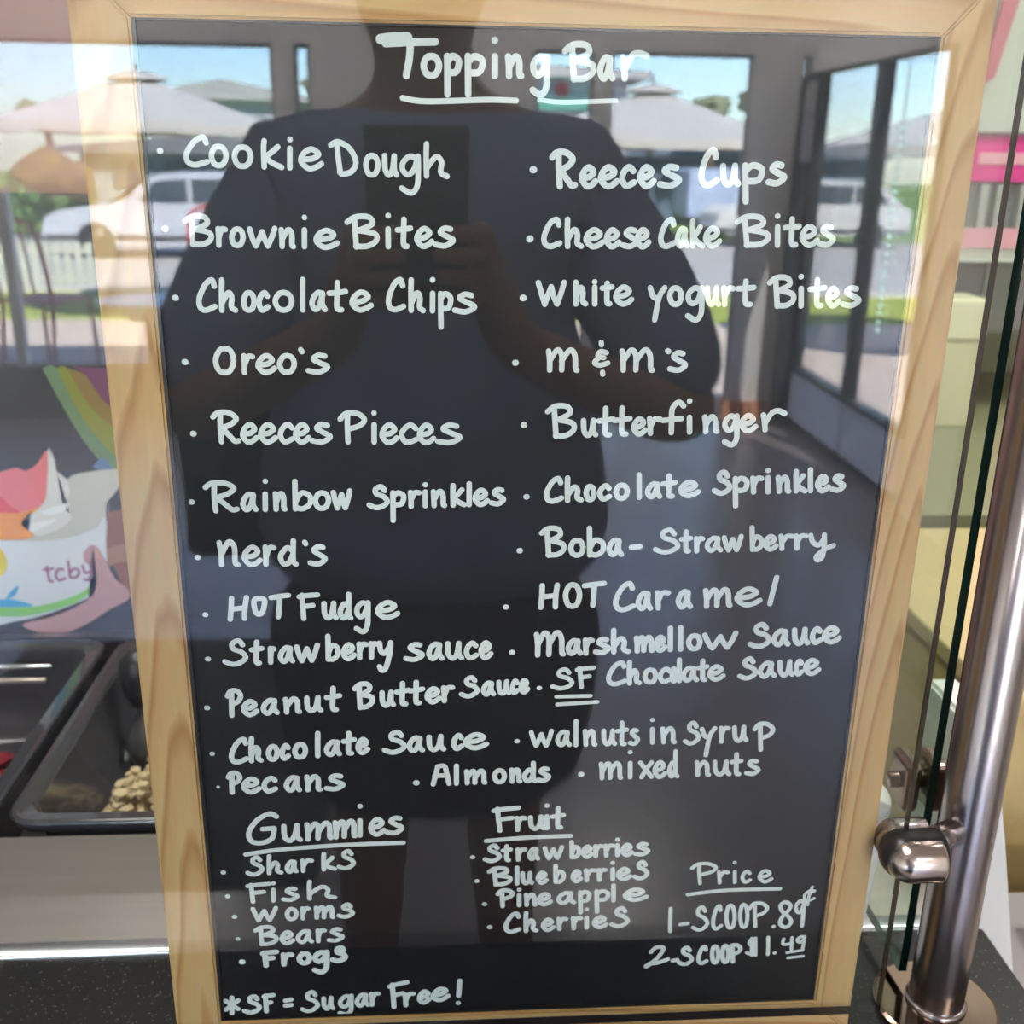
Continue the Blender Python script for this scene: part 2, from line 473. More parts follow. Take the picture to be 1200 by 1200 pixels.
def pan(x0, x1, label):
    y0, y1 = 0.222, 0.545
    t = thing('topping_pan', label, 'food pan', ((x0 + x1) / 2, (y0 + y1) / 2, CT - 0.13), group='smoke grey topping pans in the counter')
    bm = bmesh.new(); g = 0.014; z = CT + 0.004
    loops(bm, [(x0 + .004, x1 - .004, y0 + .004, y1 - .004, .022, z - .012), (x0, x1, y0, y1, .024, z - .003), (x0 + .003, x1 - .003, y0 + .003, y1 - .003, .022, z),
               (x0 + .006, x1 - .006, y0 + .006, y1 - .006, .02, z - .004), (x0 + g, x1 - g, y0 + g, y1 - g, .018, z - .002), (x0 + g + .003, x1 - g - .003, y0 + g + .003, y1 - g - .003, .017, z - .006)])
    link('pan_rim', bm, PANRIM, t, True)
    bm = bmesh.new(); g = 0.017
    R_ = loops(bm, [(x0 + g, x1 - g, y0 + g, y1 - g, .017, z - .006), (x0 + g + .006, x1 - g - .006, y0 + g + .006, y1 - g - .006, .02, z - .085), (x0 + g + .016, x1 - g - .016, y0 + g + .016, y1 - g - .016, .02, z - .098)])
    bm.faces.new(R_[-1])
    link('pan_basin', bm, PANM, t, True)
    return t
pan(-0.378, -0.178, 'smoke grey topping pan holding pale chopped nuts, left of the chalkboard')
pan(-0.588, -0.388, 'smoke grey topping pan with dark red candies, at the left picture edge')
pan(-0.168, 0.032, 'smoke grey empty topping pan hidden behind the chalkboard')
def pile(name, label, cat, m, cx_, cy2, rx, ry, n, r, h, z0):
    bm = bmesh.new()
    for _ in range(n):
        a = random.uniform(0, 6.283); q = math.sqrt(random.random())
        zz = z0 + random.random() * h * (1 - q * q)
        blob(bm, (cx_ + rx * q * math.cos(a), cy2 + ry * q * math.sin(a), zz), r * random.uniform(0.6, 1.25), 1, 0.35, (random.uniform(.7, 1.2), random.uniform(.7, 1.2), random.uniform(.6, 1)))
    return tag(link(name, bm, m, None, False), label, cat, kind='stuff')
pile('chopped_nuts', 'heap of pale chopped nuts in the topping pan beside the board', 'nuts', mat('nut_cream', (0.62, 0.50, 0.30), 0.7, noise=0.5, nscale=80), -0.275, 0.345, 0.078, 0.088, 900, 0.0060, 0.075, CT - 0.086)
pile('red_candies', 'heap of dark red candies in the topping pan at the left edge', 'candy', mat('candy_red', (0.20, 0.012, 0.025), 0.3), -0.468, 0.365, 0.055, 0.09, 260, 0.009, 0.04, CT - 0.086)
# pan lid rods and black scoop knob
t = thing('lid_rail', 'pair of short steel rods above the red candy pan', 'rail', (-0.53, 0.49, CT))
ntube('upper_rod', STEEL_LIP, t, [(-0.60, 0.505, -0.033), (-0.436, 0.505, -0.033)], 0.0032)
ntube('lower_rod', mat('rod_tan', (0.52, 0.45, 0.40), 0.3, 0.7), t, [(-0.60, 0.482, -0.036), (-0.434, 0.482, -0.036)], 0.003)
t = thing('topping_scoop', 'black handled scoop standing in the nut pan, half behind the board frame', 'scoop', (-0.335, 0.45, CT - 0.09))
bm = bmesh.new(); lathe(bm, [(0, -0.045), (0.012, -0.044), (0.017, -0.03), (0.02, -0.012), (0.017, 0.004), (0.009, 0.011), (0, 0.012)], (-0.333, 0.45, 0.0), 24); link('scoop_handle', bm, BLACK, t, True)
bm = bmesh.new(); lathe(bm, [(0, -0.112), (0.014, -0.108), (0.02, -0.09), (0.014, -0.072), (0.006, -0.06), (0.005, -0.03)], (-0.333, 0.45, 0.0), 24); link('scoop_bowl', bm, DARKGREY, t, True)

# pen strokes of the handwriting and shapes of the print, in mm on their own boards
POSTER_PRINT = [
    ('printed_swoosh', 'sw_lime', '-433,256 -419,256 -404,215 -389,188 -368,163 -340,145 -343,118 -370,140 -396,174 -413,207'),
    ('printed_swoosh', 'sw_yellow', '-419,256 -409,256 -395,224 -380,205 -365,194 -337,181 -340,145 -368,163 -389,188 -404,215'),
    ('printed_swoosh', 'sw_orange', '-409,256 -392,249 -378,224 -363,214 -335,202 -337,181 -365,194 -380,205 -395,224'),
    ('printed_swoosh', 'sw_magenta', '-404,258 -370,256 -330,253 -335,202 -363,214 -378,224 -392,249'),
    ('printed_swoosh', 'sw_blue', '-396,156 -383,165 -370,143 -343,119 -344,108 -378,145'),
    ('printed_hand', 'skin_brown', '-395,103 -375,110 -344,108 -352,14 -374,18 -384,43 -393,72'),
    ('printed_finger', 'skin_tan', '-394,64 -382,71 -347,75 -348,56 -379,53 -392,49'),
    ('printed_yogurt', 'yog_grey', '-514,132 -473,123 -446,154 -436,156 -422,143 -410,149 -367,153 -372,134 -386,116 -393,83 -446,70 -523,71'),
    ('printed_cup', 'cup_white', '-521,84 -496,79 -454,77 -415,84 -389,103 -391,72 -393,48 -401,22 -418,12 -455,-3 -491,-12 -534,-11'),
    ('printed_yogurt', 'yog_grey', '-422,143 -410,149 -367,153 -372,134 -387,116 -393,98 -410,86 -454,78 -496,78 -521,84 -516,118 -455,136'),
    ('printed_yogurt', 'yog_white', '-436,176 -432,163 -431,150 -422,142 -422,127 -430,116 -422,103 -435,91 -457,83 -477,91 -464,127 -445,159'),
    ('printed_yogurt', 'yog_light', '-470,93 -455,98 -437,100 -456,90 -466,86'),
    ('printed_yogurt', 'yog_light', '-452,109 -439,114 -423,118 -430,109 -447,105'),
    ('printed_topping', 'top_pink', '-512,144 -486,151 -471,155 -462,152 -450,159 -439,173 -439,159 -442,141 -447,120 -463,109 -492,106 -518,106'),
    ('printed_topping', 'top_red', '-515,124 -491,126 -483,116 -474,106 -518,104'),
    ('printed_topping', 'top_orange', '-517,108 -492,108 -471,108 -453,113 -473,97 -462,84 -477,79 -521,82'),
    ('printed_band', 'green', '-532,6 -489,3 -453,8 -419,21 -407,34 -410,23 -427,9 -459,-2 -490,-7 -533,-4'),
    ('printed_leaf', 'leaf_blue', '-523,10 -500,13 -486,11 -473,5 -497,4 -523,5'),
    ('printed_leaf', 'leaf_blue', '-499,14 -493,22 -485,28 -488,19 -495,14'),
    ('printed_dot', 'yellow', '-507,71 -499,71 -494,63 -493,52 -497,42 -504,37 -512,37 -515,54'),
    ('printed_thumb', 'skin_pink', '-415,64 -407,72 -400,70 -393,55 -385,34 -375,24 -374,12 -395,-0 -418,-15 -440,-25 -462,-27 -481,-21 -484,-15 -455,-8 -424,6 -407,22 -404,48 -414,53'),
]
POSTER_WORD = '-453,49 -453,40 -452,33 -449,33; -457,46 -452,46 -447,47; -437,46 -442,46 -445,40 -443,34 -436,36; -431,55 -431,45 -431,37; -430,43 -425,47 -421,43 -425,37 -431,37; -417,50 -415,42 -410,43; -409,53 -409,41 -413,34 -417,35'
LETTERING = [
    "2.99:-66.9,505 -56.5,505.7 -46.1,506.1;3:-56.5,505.4 -57,499.5 -58.4,492.8;2.73:-47.8,500.5 -49.8,499.8 -51.1,496.8 -50,493.8 -47.9,493 -45.8,493.8 -44.6,496.9 -45.8,499.8 -47.8,500.5;2.74:-41.2,500.6 -41.1,494.6 -41.1,485.7;2.73:-41.1,498.4 -38.9,500.7 -36.3,498.8 -37.4,494.7 -40.9,494.3;2.74:-32.5,500.8 -32.4,494.8 -32.3,485.8;2.74:-32.4,498.5 -29.5,500.8 -26.3,499 -27.6,494.8 -32.1,494.4;2.75:-21.1,500.9 -21,493.4;2.73:-21.2,507.2 -21.1,507.2;2.75:-15.5,501 -15.1,497.3 -15,493.5;2.75:-15,496.9 -12.5,501 -10.8,499.2 -10.6,494.3 -9.9,493.6;2.76:0.6,500.1 -1.9,501.2 -4.4,498.9 -4.6,495.9 -2.7,494 -0.6,495.9 0.7,500.5;2.78:0.9,501.2 1,495.2 0.9,489.2 -1.3,486.2 -4.8,488;2.62:11.5,505.5 12,499.4 12.7,492.6;2.61:8.6,503.7 12,506.2 17.4,506.1 18.7,503.1 13.4,500.2;2.63:13.4,500.2 20,498.7 20.7,495.7 17.3,493.1 12.5,492.9;2.64:28,500.3 26.2,501.5 24.5,499.3 23.8,496 25.3,493.2 26.8,494.8 27.9,500.7;2.64:27.8,501.1 28,496.1 29.3,493.4;2.64:33.3,501.7 34.1,497.6 34.5,493.4;2.63:34.3,497.2 37.2,502.4 40.3,503.3 43.5,502.4;2.33:-60.1,483.9 -50,482.7 -24.6,483.8 -11.8,483.7;1.91:-1.9,484.2 8.4,483.4 31.2,484.5;3.97:-68.9,506.6 -63.2,507.4 -57.6,507.5",
    "2.29:-143.6,464.5 -144.8,466.8 -148.5,465.1 -152.1,460.2 -151.9,456.8 -148.8,455.6 -143.7,457;2.31:-138.5,463.2 -140.4,462.5 -141.8,459.4 -140.9,456.3 -139,455.5 -137,456.2 -135.6,459.3 -136.5,462.4 -138.5,463.2;2.31:-128.4,463.1 -130.6,462.4 -132.1,459.3 -131.1,456.1 -128.9,455.3 -126.7,456.1 -125.2,459.2 -126.3,462.3 -128.4,463.1;2.31:-119.2,465.7 -119.6,463 -119.8,455.2;2.31:-113.6,463.4 -116.5,461 -119.3,459.1;2.32:-119.1,459.1 -116.4,456.9 -112.4,455.1;2.33:-108.5,462.8 -108.9,455;2.31:-108.3,466.5 -108.2,466.5;2.32:-103.6,458.5 -99.2,458.8 -96.4,460.7 -99.4,462.7 -102.8,460.8 -104,457.7 -101.1,454.9 -98,455.3 -95.3,456.8;2.33:-88.4,464.8 -88.1,459.3 -87.4,453.4;2.34:-91.1,464.5 -87.8,465.8 -83.1,463.1 -80.6,457.9 -82.4,454 -86.2,452.7 -87.7,453.5;2.35:-73.7,460.5 -75.3,459.7 -76.4,456.6 -75.5,453.4 -73.9,452.6 -72.2,453.4 -71.2,456.6 -72,459.7 -73.7,460.5;2.36:-68.2,460.5 -68.1,455 -66.6,452.6 -65,454.9 -64.1,460.4;2.35:-64.1,460.4 -64.2,454.9 -63.2,452.7;2.36:-54.2,459.2 -57.2,460.4 -60.2,458.1 -60.6,454.9 -58.4,452.9 -55.8,454.9 -54.1,459.6;2.37:-53.9,460.4 -53.9,454.1 -54.4,448.2 -57,445.3 -61.1,447.2;2.35:-50.2,465.6 -50.4,460.4 -50.3,452.5;2.36:-50.3,455.6 -46.2,460.3 -43.8,458.4 -44.1,454 -41.4,452.4;2.57:-163.2,461 -163,461",
    "2.34:-152.3,433.7 -152.4,428.3 -152.4,422.3;2.34:-155.1,432.2 -151.7,434.3 -146.7,434 -145.8,431.3 -151,428.9;2.35:-151,428.9 -145,427.4 -144.7,424.6 -148.2,422.5 -152.6,422.6;2.35:-141.1,429.2 -141.1,425.7 -141.3,422.2;2.35:-141.1,425.4 -139.6,428.9 -138.1,428.9;2.36:-132.8,429.2 -134.3,428.5 -135.5,425.7 -134.8,422.9 -133.3,422.2 -131.7,422.9 -130.6,425.7 -131.3,428.5 -132.8,429.2;2.36:-127.5,429.2 -126.5,424.9 -125.3,422.1;2.36:-125.3,422.1 -123.4,425.6 -122.2,428.1;2.37:-122.2,428.1 -121.3,424.9 -120.1,422.1;2.37:-120.1,422.1 -118.3,425.6 -116.7,429.6;2.37:-113.9,429.1 -113.8,425.6 -113.9,422;2.37:-113.7,425.2 -111,429.1 -109.5,427.3 -109.6,422.7 -109,422;2.38:-103.9,429.1 -104.2,422;2.36:-103.6,434.4 -103.6,434.4;2.38:-98.4,425.1 -93.9,425.5 -91.2,427.2 -94.2,429 -97.7,427.3 -98.9,424.4 -95.9,421.9 -92.7,422.3 -89.9,423.7;2.39:-82,434.3 -81.8,428.5 -81.5,422.1;2.38:-85.2,432.6 -81.3,434.9 -75.6,434.8 -74.4,431.9 -80.3,429.2;2.4:-80.3,429.2 -73.3,427.8 -72.7,424.9 -76.6,422.5 -81.7,422.4;2.41:-67.4,429.9 -67.5,422.4;2.38:-67.3,435.6 -67.2,435.6;2.41:-60.4,434.1 -60.6,429.3 -60.7,423.3 -59.2,422.6;2.4:-63.3,429.6 -60.5,429.9 -57.6,430.4;2.4:-54.4,426.1 -51.2,426.6 -49.2,428.5 -51.5,430.3 -53.9,428.4 -54.8,425.4 -52.5,422.8 -50.2,423.2 -48.3,424.8;2.41:-40,430.2 -42.6,430.5 -44.5,428.8 -41.9,427.2 -38.8,425.4 -42.3,423 -46.5,423.5;2.63:-163.9,429 -163.6,429",
    "2.39:-144.6,404.5 -145.5,407.2 -148.5,405.1 -151.5,399.2 -151.4,395.2 -149,393.9 -144.9,395.6;2.39:-141.1,407.2 -141.6,401.6 -142,393.9;2.4:-141.8,397 -138.7,401.6 -137.3,399.8 -137.7,395.5 -136,394;2.41:-129.6,401.8 -131,401 -132.1,397.9 -131.5,394.8 -130.1,394.1 -128.5,394.9 -127.5,398 -128.2,401 -129.6,401.8;2.41:-121.6,400.3 -122.8,401.8 -124.7,399.9 -125.4,396.8 -124.2,394.1 -121.6,395.6;2.42:-114.4,402 -116.6,401.2 -118.2,398.1 -117,395 -114.8,394.2 -112.4,395 -110.9,398.2 -112.1,401.2 -114.4,402;2.41:-105.6,407.7 -105.9,402.1 -106.2,394.3;2.42:-97.1,401 -98.9,402.1 -101,400.2 -102,397.1 -100.7,394.6 -98.9,396 -97.2,401.4;2.43:-97.2,401.8 -97.5,397.2 -96.3,394.6;2.43:-90.4,406.5 -90.7,401.5 -91,395.3 -89,394.5;2.42:-94.2,401.8 -90.6,402.1 -86.9,402.6;2.43:-83.7,398.1 -79.5,398.5 -76.9,400.5 -79.8,402.4 -83,400.4 -84.1,397.3 -81.3,394.6 -78.3,395.1 -75.7,396.6;2.44:-61.4,405.3 -62.4,408 -65.2,406.1 -67.7,400.1 -67.5,396.1 -65,394.7 -61.2,396.3;2.44:-57.6,407.9 -57.8,402.3 -57.8,394.5;2.45:-57.7,397.6 -55.2,402.2 -53.8,400.2 -54,396 -52.4,394.4;2.46:-48.1,402.1 -48.2,394.3;2.44:-48.1,408 -48,408.1;2.46:-44.5,402 -44.5,395.8 -44.4,387;2.46:-44.5,399.7 -42.4,402 -40,400 -41,395.7 -44.3,395.4;2.47:-30.6,401.3 -33.7,401.8 -36,400.1 -32.8,398.3 -29.2,396.2 -33.3,394 -38.2,394.7;2.68:-162,399.3 -161.7,399.3",
    "2.45:-142,376.9 -144.5,375.7 -146.4,371.3 -145.3,366.9 -142.7,365.8 -140.1,366.9 -138.3,371.4 -139.5,375.8 -142,376.9;2.45:-133.6,373.5 -133.6,369.7 -133.8,365.9;2.44:-133.6,369.3 -131.7,373.1 -129.8,373.1;2.45:-127.1,369.4 -123.4,369.8 -121,371.7 -123.5,373.6 -126.4,371.7 -127.5,368.6 -125,366 -122.4,366.4 -120.1,367.9;2.47:-114.3,373.7 -116.3,372.9 -117.8,369.8 -116.8,366.8 -114.7,366.1 -112.5,366.9 -111.2,369.9 -112.2,372.9 -114.3,373.7;2.46:-108,376.4 -107.5,375.5;2.47:-97.3,373.5 -100.3,373.8 -102.5,372.1 -99.6,370.4 -96.2,368.6 -100.2,366.2 -104.9,366.8;2.73:-160.2,370.6 -159.9,370.6",
    "2.49:-146.1,346.5 -146.5,340.3 -146.4,333.3;2.49:-149.5,345.1 -147,347.1 -142.3,347.1 -139,344.4 -141.5,341.7 -145.7,339.9;2.5:-145.7,339.9 -142.5,336.1 -140.3,333.6 -138.5,333.8;2.5:-136.1,337 -132.9,337.4 -130.9,339.5 -132.9,341.6 -135.5,339.5 -136.5,336.2 -134.4,333.2 -132.2,333.7 -130.2,335.3;2.5:-127.9,337 -124.5,337.4 -122.3,339.5 -124.6,341.6 -127.2,339.5 -128.2,336.2 -126,333.2 -123.7,333.7 -121.5,335.3;2.51:-113.7,339.9 -115.6,341.6 -118.2,339.5 -119.2,336.2 -117.4,333.2 -113.7,334.7;2.51:-111.8,337 -108.8,337.4 -106.9,339.5 -108.9,341.6 -111.3,339.5 -112.2,336.1 -110.2,333.2 -108.1,333.6 -106.2,335.3;2.52:-97.4,341.1 -100.3,341.6 -102.4,339.7 -99.6,337.8 -96.3,335.7 -100.2,333.2 -104.8,333.9;2.53:-88,345.8 -88.2,340 -88.1,333.2;2.52:-91.4,344.1 -88.5,346.8 -83.5,346.8 -80.2,344 -82.6,341 -88,339.3;2.55:-75.8,341.4 -76,333.1;2.52:-75.7,347 -75.7,347;2.54:-71.9,336.8 -68.4,337.2 -66.3,339.3 -68.7,341.4 -71.3,339.3 -72.2,336 -69.9,333 -67.5,333.4 -65.4,335.1;2.55:-56.5,339.6 -58.9,341.3 -62,339.2 -63.1,335.9 -60.7,332.9 -56.2,334.4;2.55:-54.4,336.7 -51.1,337.1 -49.2,339.1 -51.4,341.3 -53.9,339.2 -54.7,335.8 -52.5,332.9 -50.2,333.3 -48.2,334.9;2.56:-37.4,340.7 -41.1,341.2 -43.7,339.4 -40,337.4 -35.8,335.3 -40.6,332.8 -46.3,333.5;2.8:-159.1,337.2 -158.8,337.2",
    "2.54:-151.3,312.6 -151.7,306.4 -151.5,299.5;2.54:-155.5,311.1 -152.4,313.1 -146.5,313.2 -142.3,310.7 -145.4,307.9 -150.7,306.1;2.55:-150.7,306.1 -146.5,302.4 -143.7,300 -141.5,300.3;2.55:-133.4,306.5 -135.3,307.7 -137.5,305.7 -138.6,302.5 -137.3,300 -135.3,301.4 -133.5,306.9;2.56:-133.5,307.3 -133.9,302.6 -132.7,300.1;2.56:-127.9,307.8 -128.3,300;2.54:-127.5,314 -127.5,314.1;2.56:-123.1,307.9 -123.1,304 -123.2,300.1;2.56:-123,303.6 -120.7,308 -119.4,306 -119.5,300.9 -119,300.2;2.56:-113.7,314 -113.9,308.1 -114.1,300.2;2.57:-113.9,303.8 -110.9,308.2 -107.1,306.7 -107.2,302.7 -110.8,300.3 -114,301.2;2.58:-101.2,308.3 -103.1,307.5 -104.5,304.4 -103.5,301.2 -101.6,300.5 -99.6,301.3 -98.3,304.5 -99.3,307.6 -101.2,308.3;2.58:-95.9,308.4 -95.1,303.8 -94.2,300.6;2.58:-94.2,300.6 -92.9,304.6 -92,307.3;2.58:-92,307.3 -91.4,303.8 -90.5,300.7;2.58:-90.5,300.7 -89.2,304.7 -88.1,309.2;2.59:-71.6,309.3 -73.3,311.2 -75.9,310 -75.5,307.6 -72.1,306.2 -70.5,303.6 -73.1,301.3 -76.1,300.8 -79.1,302.1;2.6:-67.8,308.1 -67.8,302.5 -67.9,294.2;2.6:-67.8,306 -65.4,308.1 -62.7,306.5 -63.8,302.6 -67.6,302.1;2.6:-59.4,308.3 -59.2,304.8 -59.2,301.3;2.6:-59.2,304.5 -57.4,308 -55.4,308.1;2.61:-52.4,308.5 -52.4,301.5;2.6:-52.3,312.1 -52.3,312.1;2.61:-48.5,308.6 -48.3,305.1 -48.2,301.6;2.61:-48.1,304.8 -45.6,308.7 -44,307 -43.8,302.4 -43.2,301.7;2.61:-39.1,311.6 -39.2,308.9 -39.1,301.8;2.61:-34.9,309.5 -37,307.2 -38.9,305.4;2.62:-38.7,305.4 -36.7,303.5 -33.8,302;2.61:-31.4,312.5 -31.4,309.1 -31.4,302;2.62:-28.3,305.3 -25.3,305.7 -23.6,307.6 -25.7,309.3 -27.9,307.4 -28.5,304.6 -26.5,302.2 -24.4,302.6 -22.7,304;2.63:-15.8,309.2 -17.9,309.5 -19.3,307.9 -17.3,306.3 -14.9,304.6 -17.5,302.4 -20.7,302.9;2.69:-162.5,304 -162.2,304",
    "2.59:-151.1,283.4 -150.6,278.1 -150.7,272;2.58:-150.3,277.5 -146.6,283.7 -144.1,281.1 -144.2,273.2 -142.9,272;2.59:-139.1,276.1 -135.4,276.5 -133.1,278.8 -135.5,281 -138.5,278.8 -139.6,275.2 -137.2,272 -134.5,272.5 -132.2,274.3;2.6:-129.4,281 -129.4,276.5 -129.6,272;2.6:-129.3,276.1 -127.4,280.5 -125.3,280.5;2.61:-116.3,278.8 -119.2,280.5 -122.4,276.1 -121.1,272.2 -118.5,272.9 -116.3,277.4;2.61:-115.9,284.1 -116.1,281 -116.4,273.8 -115.2,272;2.6:-110.5,283.3 -110.1,282.5;2.62:-102,280.6 -104.4,281 -106.3,279 -103.9,277 -101.1,274.7 -104.4,272 -108.3,272.7;2.74:-161.9,275.9 -161.6,275.9",
    "2.63:-147.2,254.4 -147.8,248.8 -148.6,243.2;2.64:-140,254.7 -141.1,249.1 -141.6,243.6;2.64:-147.9,248.5 -140.9,249.4;2.65:-133.9,254.3 -135.5,254 -136.6,252.1 -136,247 -134.4,245.8 -132.6,247.2 -131.3,252.4 -132.2,254.1 -133.9,254.3;2.64:-128.1,254.5 -123.9,255.2 -119.7,255.7;2.65:-123.9,254.9 -124.4,249.9 -125.2,244.3;2.66:-113.1,255.7 -113,249.5 -112.8,243.2;2.65:-114.5,254.8 -110.9,255.4 -105.6,255.8;2.66:-112.5,249.6 -108.1,250.2;2.67:-102.6,251.2 -102.5,245.7 -100.8,243.3 -99,245.7 -97.9,251.3;2.67:-97.9,251.3 -98.1,245.7 -97,243.5;2.68:-90.7,249.3 -92.7,250.9 -94.8,246.9 -93.9,243.5 -92.1,244.1 -90.6,248.1;2.68:-90.4,255.9 -90.5,251.3 -90.7,244.9 -89.8,243.3;2.68:-81.4,250.2 -83.8,251.4 -86.2,249 -86.6,245.8 -84.9,243.8 -82.8,245.8 -81.3,250.6;2.69:-81.1,251.4 -81.3,245 -81.8,238.8 -83.9,235.7 -87.2,237.6;2.68:-75.9,247 -71,247.5 -68.1,249.5 -71.4,251.4 -75.2,249.4 -76.4,246.2 -73.1,243.4 -69.6,243.9 -66.7,245.5;2.63:-160.5,245.9 -160.2,245.9",
    "2.67:-143.5,229.3 -145.4,231.6 -148.5,230 -148.2,227.2 -144.3,225.4 -142.4,222.3 -145.7,219.4 -149.3,218.8 -152.7,220.3;2.69:-136.5,230.8 -136.9,226.2 -137.3,220 -135.9,219.3;2.68:-139.3,226.5 -136.7,226.8 -134.2,227.3;2.69:-130,227.2 -130.1,223.4 -130.3,219.5;2.68:-130.1,223 -129.2,226.9 -128.3,226.9;2.69:-120.2,226.5 -122,227.6 -124.2,225.5 -125.3,222.4 -123.9,219.9 -122,221.4 -120.3,226.9;2.69:-120.3,227.2 -120.6,222.6 -119.4,220.1;2.7:-117,227.8 -116,223.2 -114.8,220.1;2.7:-114.8,220.1 -113.1,224.1 -112,226.8;2.7:-112,226.8 -111.1,223.4 -109.9,220.3;2.7:-109.9,220.3 -108.2,224.3 -106.8,228.7;2.7:-101.4,233.5 -101.5,228.4 -101.7,220.7;2.71:-101.6,224.1 -99.5,228.5 -97,227 -97.1,223.2 -99.5,220.7 -101.7,221.6;2.71:-93.7,224.5 -91.1,224.9 -89.5,226.9 -91.2,228.8 -93.2,226.8 -94,223.7 -92.3,221 -90.4,221.5 -88.8,223.1;2.71:-86.1,229 -86,225.1 -86.1,221.3;2.71:-86,224.8 -84.4,228.7 -82.7,228.7;2.72:-80.2,229.2 -80.1,225.4 -80.2,221.5;2.71:-80.1,225 -78.9,228.9 -77.6,228.9;2.73:-76,229.4 -75.5,225.2 -73.5,223.7 -71.2,227.3;2.74:-70.5,229.6 -71.1,223.4 -73.1,215.8 -75.1,214.2 -76.3,216.4;2.73:-55.9,228 -58.7,228.3 -60.8,226.5 -58,224.6 -54.7,222.6 -58.5,220.1 -63,220.7;2.74:-46,227.3 -48.1,228.5 -50.4,226.4 -51.4,223.1 -49.8,220.4 -47.8,221.9 -46.1,227.7;2.74:-46.1,228.1 -46.3,223.2 -44.9,220.5;2.75:-41.9,228.6 -41.6,222.8 -39.5,220.4 -37.4,222.9 -36.4,228.7;2.75:-36.4,228.7 -36.4,222.9 -35,220.6;2.75:-27.9,227.2 -29.6,228.8 -31.8,226.7 -32.5,223.4 -30.8,220.5 -27.6,222.1;2.75:-24.9,224.3 -22.5,224.8 -21.1,226.9 -22.8,228.9 -24.6,226.8 -25.2,223.5 -23.5,220.6 -21.8,221.1 -20.3,222.8;2.67:-161.1,221.9 -160.7,221.9",
    "2.72:-150.7,202.7 -151.1,196.9 -151.4,190;2.71:-152.8,200.9 -151,203.7 -148.1,203.8 -146.3,201.2 -147.8,198 -151,196.2;2.72:-144.9,193.6 -141.6,194.2 -139.5,196.1 -141.7,197.9 -144.3,195.9 -145.2,192.9 -143.1,190.4 -140.8,190.8 -138.8,192.4;2.73:-129.5,197.3 -131.6,198.4 -134.2,196.4 -135.4,193.3 -133.8,190.9 -131.6,192.4 -129.6,197.7;2.74:-129.6,198.1 -130,193.6 -128.6,191.2;2.74:-124,198.7 -123.8,195 -123.8,191.3;2.74:-123.6,194.6 -120.2,198.9 -118.2,197.1 -118.2,192.3 -117.4,191.6;2.75:-113.3,199.2 -113.2,194 -111.2,191.8 -109,194.2 -107.7,199.5;2.75:-107.7,199.5 -107.9,194.2 -106.6,192.2;2.76:-99.9,204.6 -100.3,199.1 -100.5,193.1 -98.8,192.4;2.75:-103.4,199.3 -100.1,199.7 -96.8,200.3;2.75:-86.9,205.8 -86.8,199.9 -86.6,193.2;2.75:-89.1,204 -86.4,206.5 -82.5,206.5 -81.7,203.6 -85.7,200.6;2.76:-85.7,200.6 -80.9,199.3 -80.6,196.4 -83.3,193.8 -86.8,193.6;2.77:-75.4,201.6 -75.2,196.4 -73.5,194.2 -71.8,196.6 -70.8,201.9;2.77:-70.8,201.9 -70.9,196.7 -69.8,194.7;2.78:-64.9,206.7 -65.1,201.6 -65.2,195.6 -63.5,195;2.77:-68,201.8 -64.9,202.2 -61.9,202.9;2.78:-58,207.2 -58.2,202.1 -58.2,196.1 -56.6,195.5;2.77:-61.1,202.3 -58,202.7 -54.9,203.4;2.78:-52.2,199.2 -49.1,199.8 -47.2,201.8 -49.3,203.5 -51.7,201.5 -52.5,198.4 -50.3,196 -48.2,196.5 -46.3,198.1;2.78:-44.1,203.9 -43.9,200.2 -43.8,196.4;2.78:-43.8,199.8 -42,203.7 -39.7,203.9;2.61:-28.3,207.6 -29.9,209.5 -32.3,208.2 -31.9,205.8 -28.7,204.5 -27,201.9 -29.5,199.5 -32.3,198.9 -35.1,200.1;2.62:-19.7,205.4 -21.3,206.3 -23.1,204.5 -23.8,201.8 -22.5,199.7 -21,201 -19.8,205.7;2.62:-19.8,206.1 -19.9,202.1 -18.7,199.9;2.63:-16,206.6 -15.7,202 -14.1,200.1 -12.6,202.2 -12,206.9;2.63:-12,206.9 -11.9,202.2 -10.8,200.4;2.63:-6.7,205.9 -7.6,207.2 -8.6,205.4 -9,202.7 -8.1,200.5 -6.5,201.8;2.63:-4.4,203.7 -2.8,204.1 -1.8,205.9 -3,207.5 -4.2,205.7 -4.6,203 -3.4,200.8 -2.2,201.2 -1.2,202.6;2.71:-163.5,194.7 -163.2,194.7",
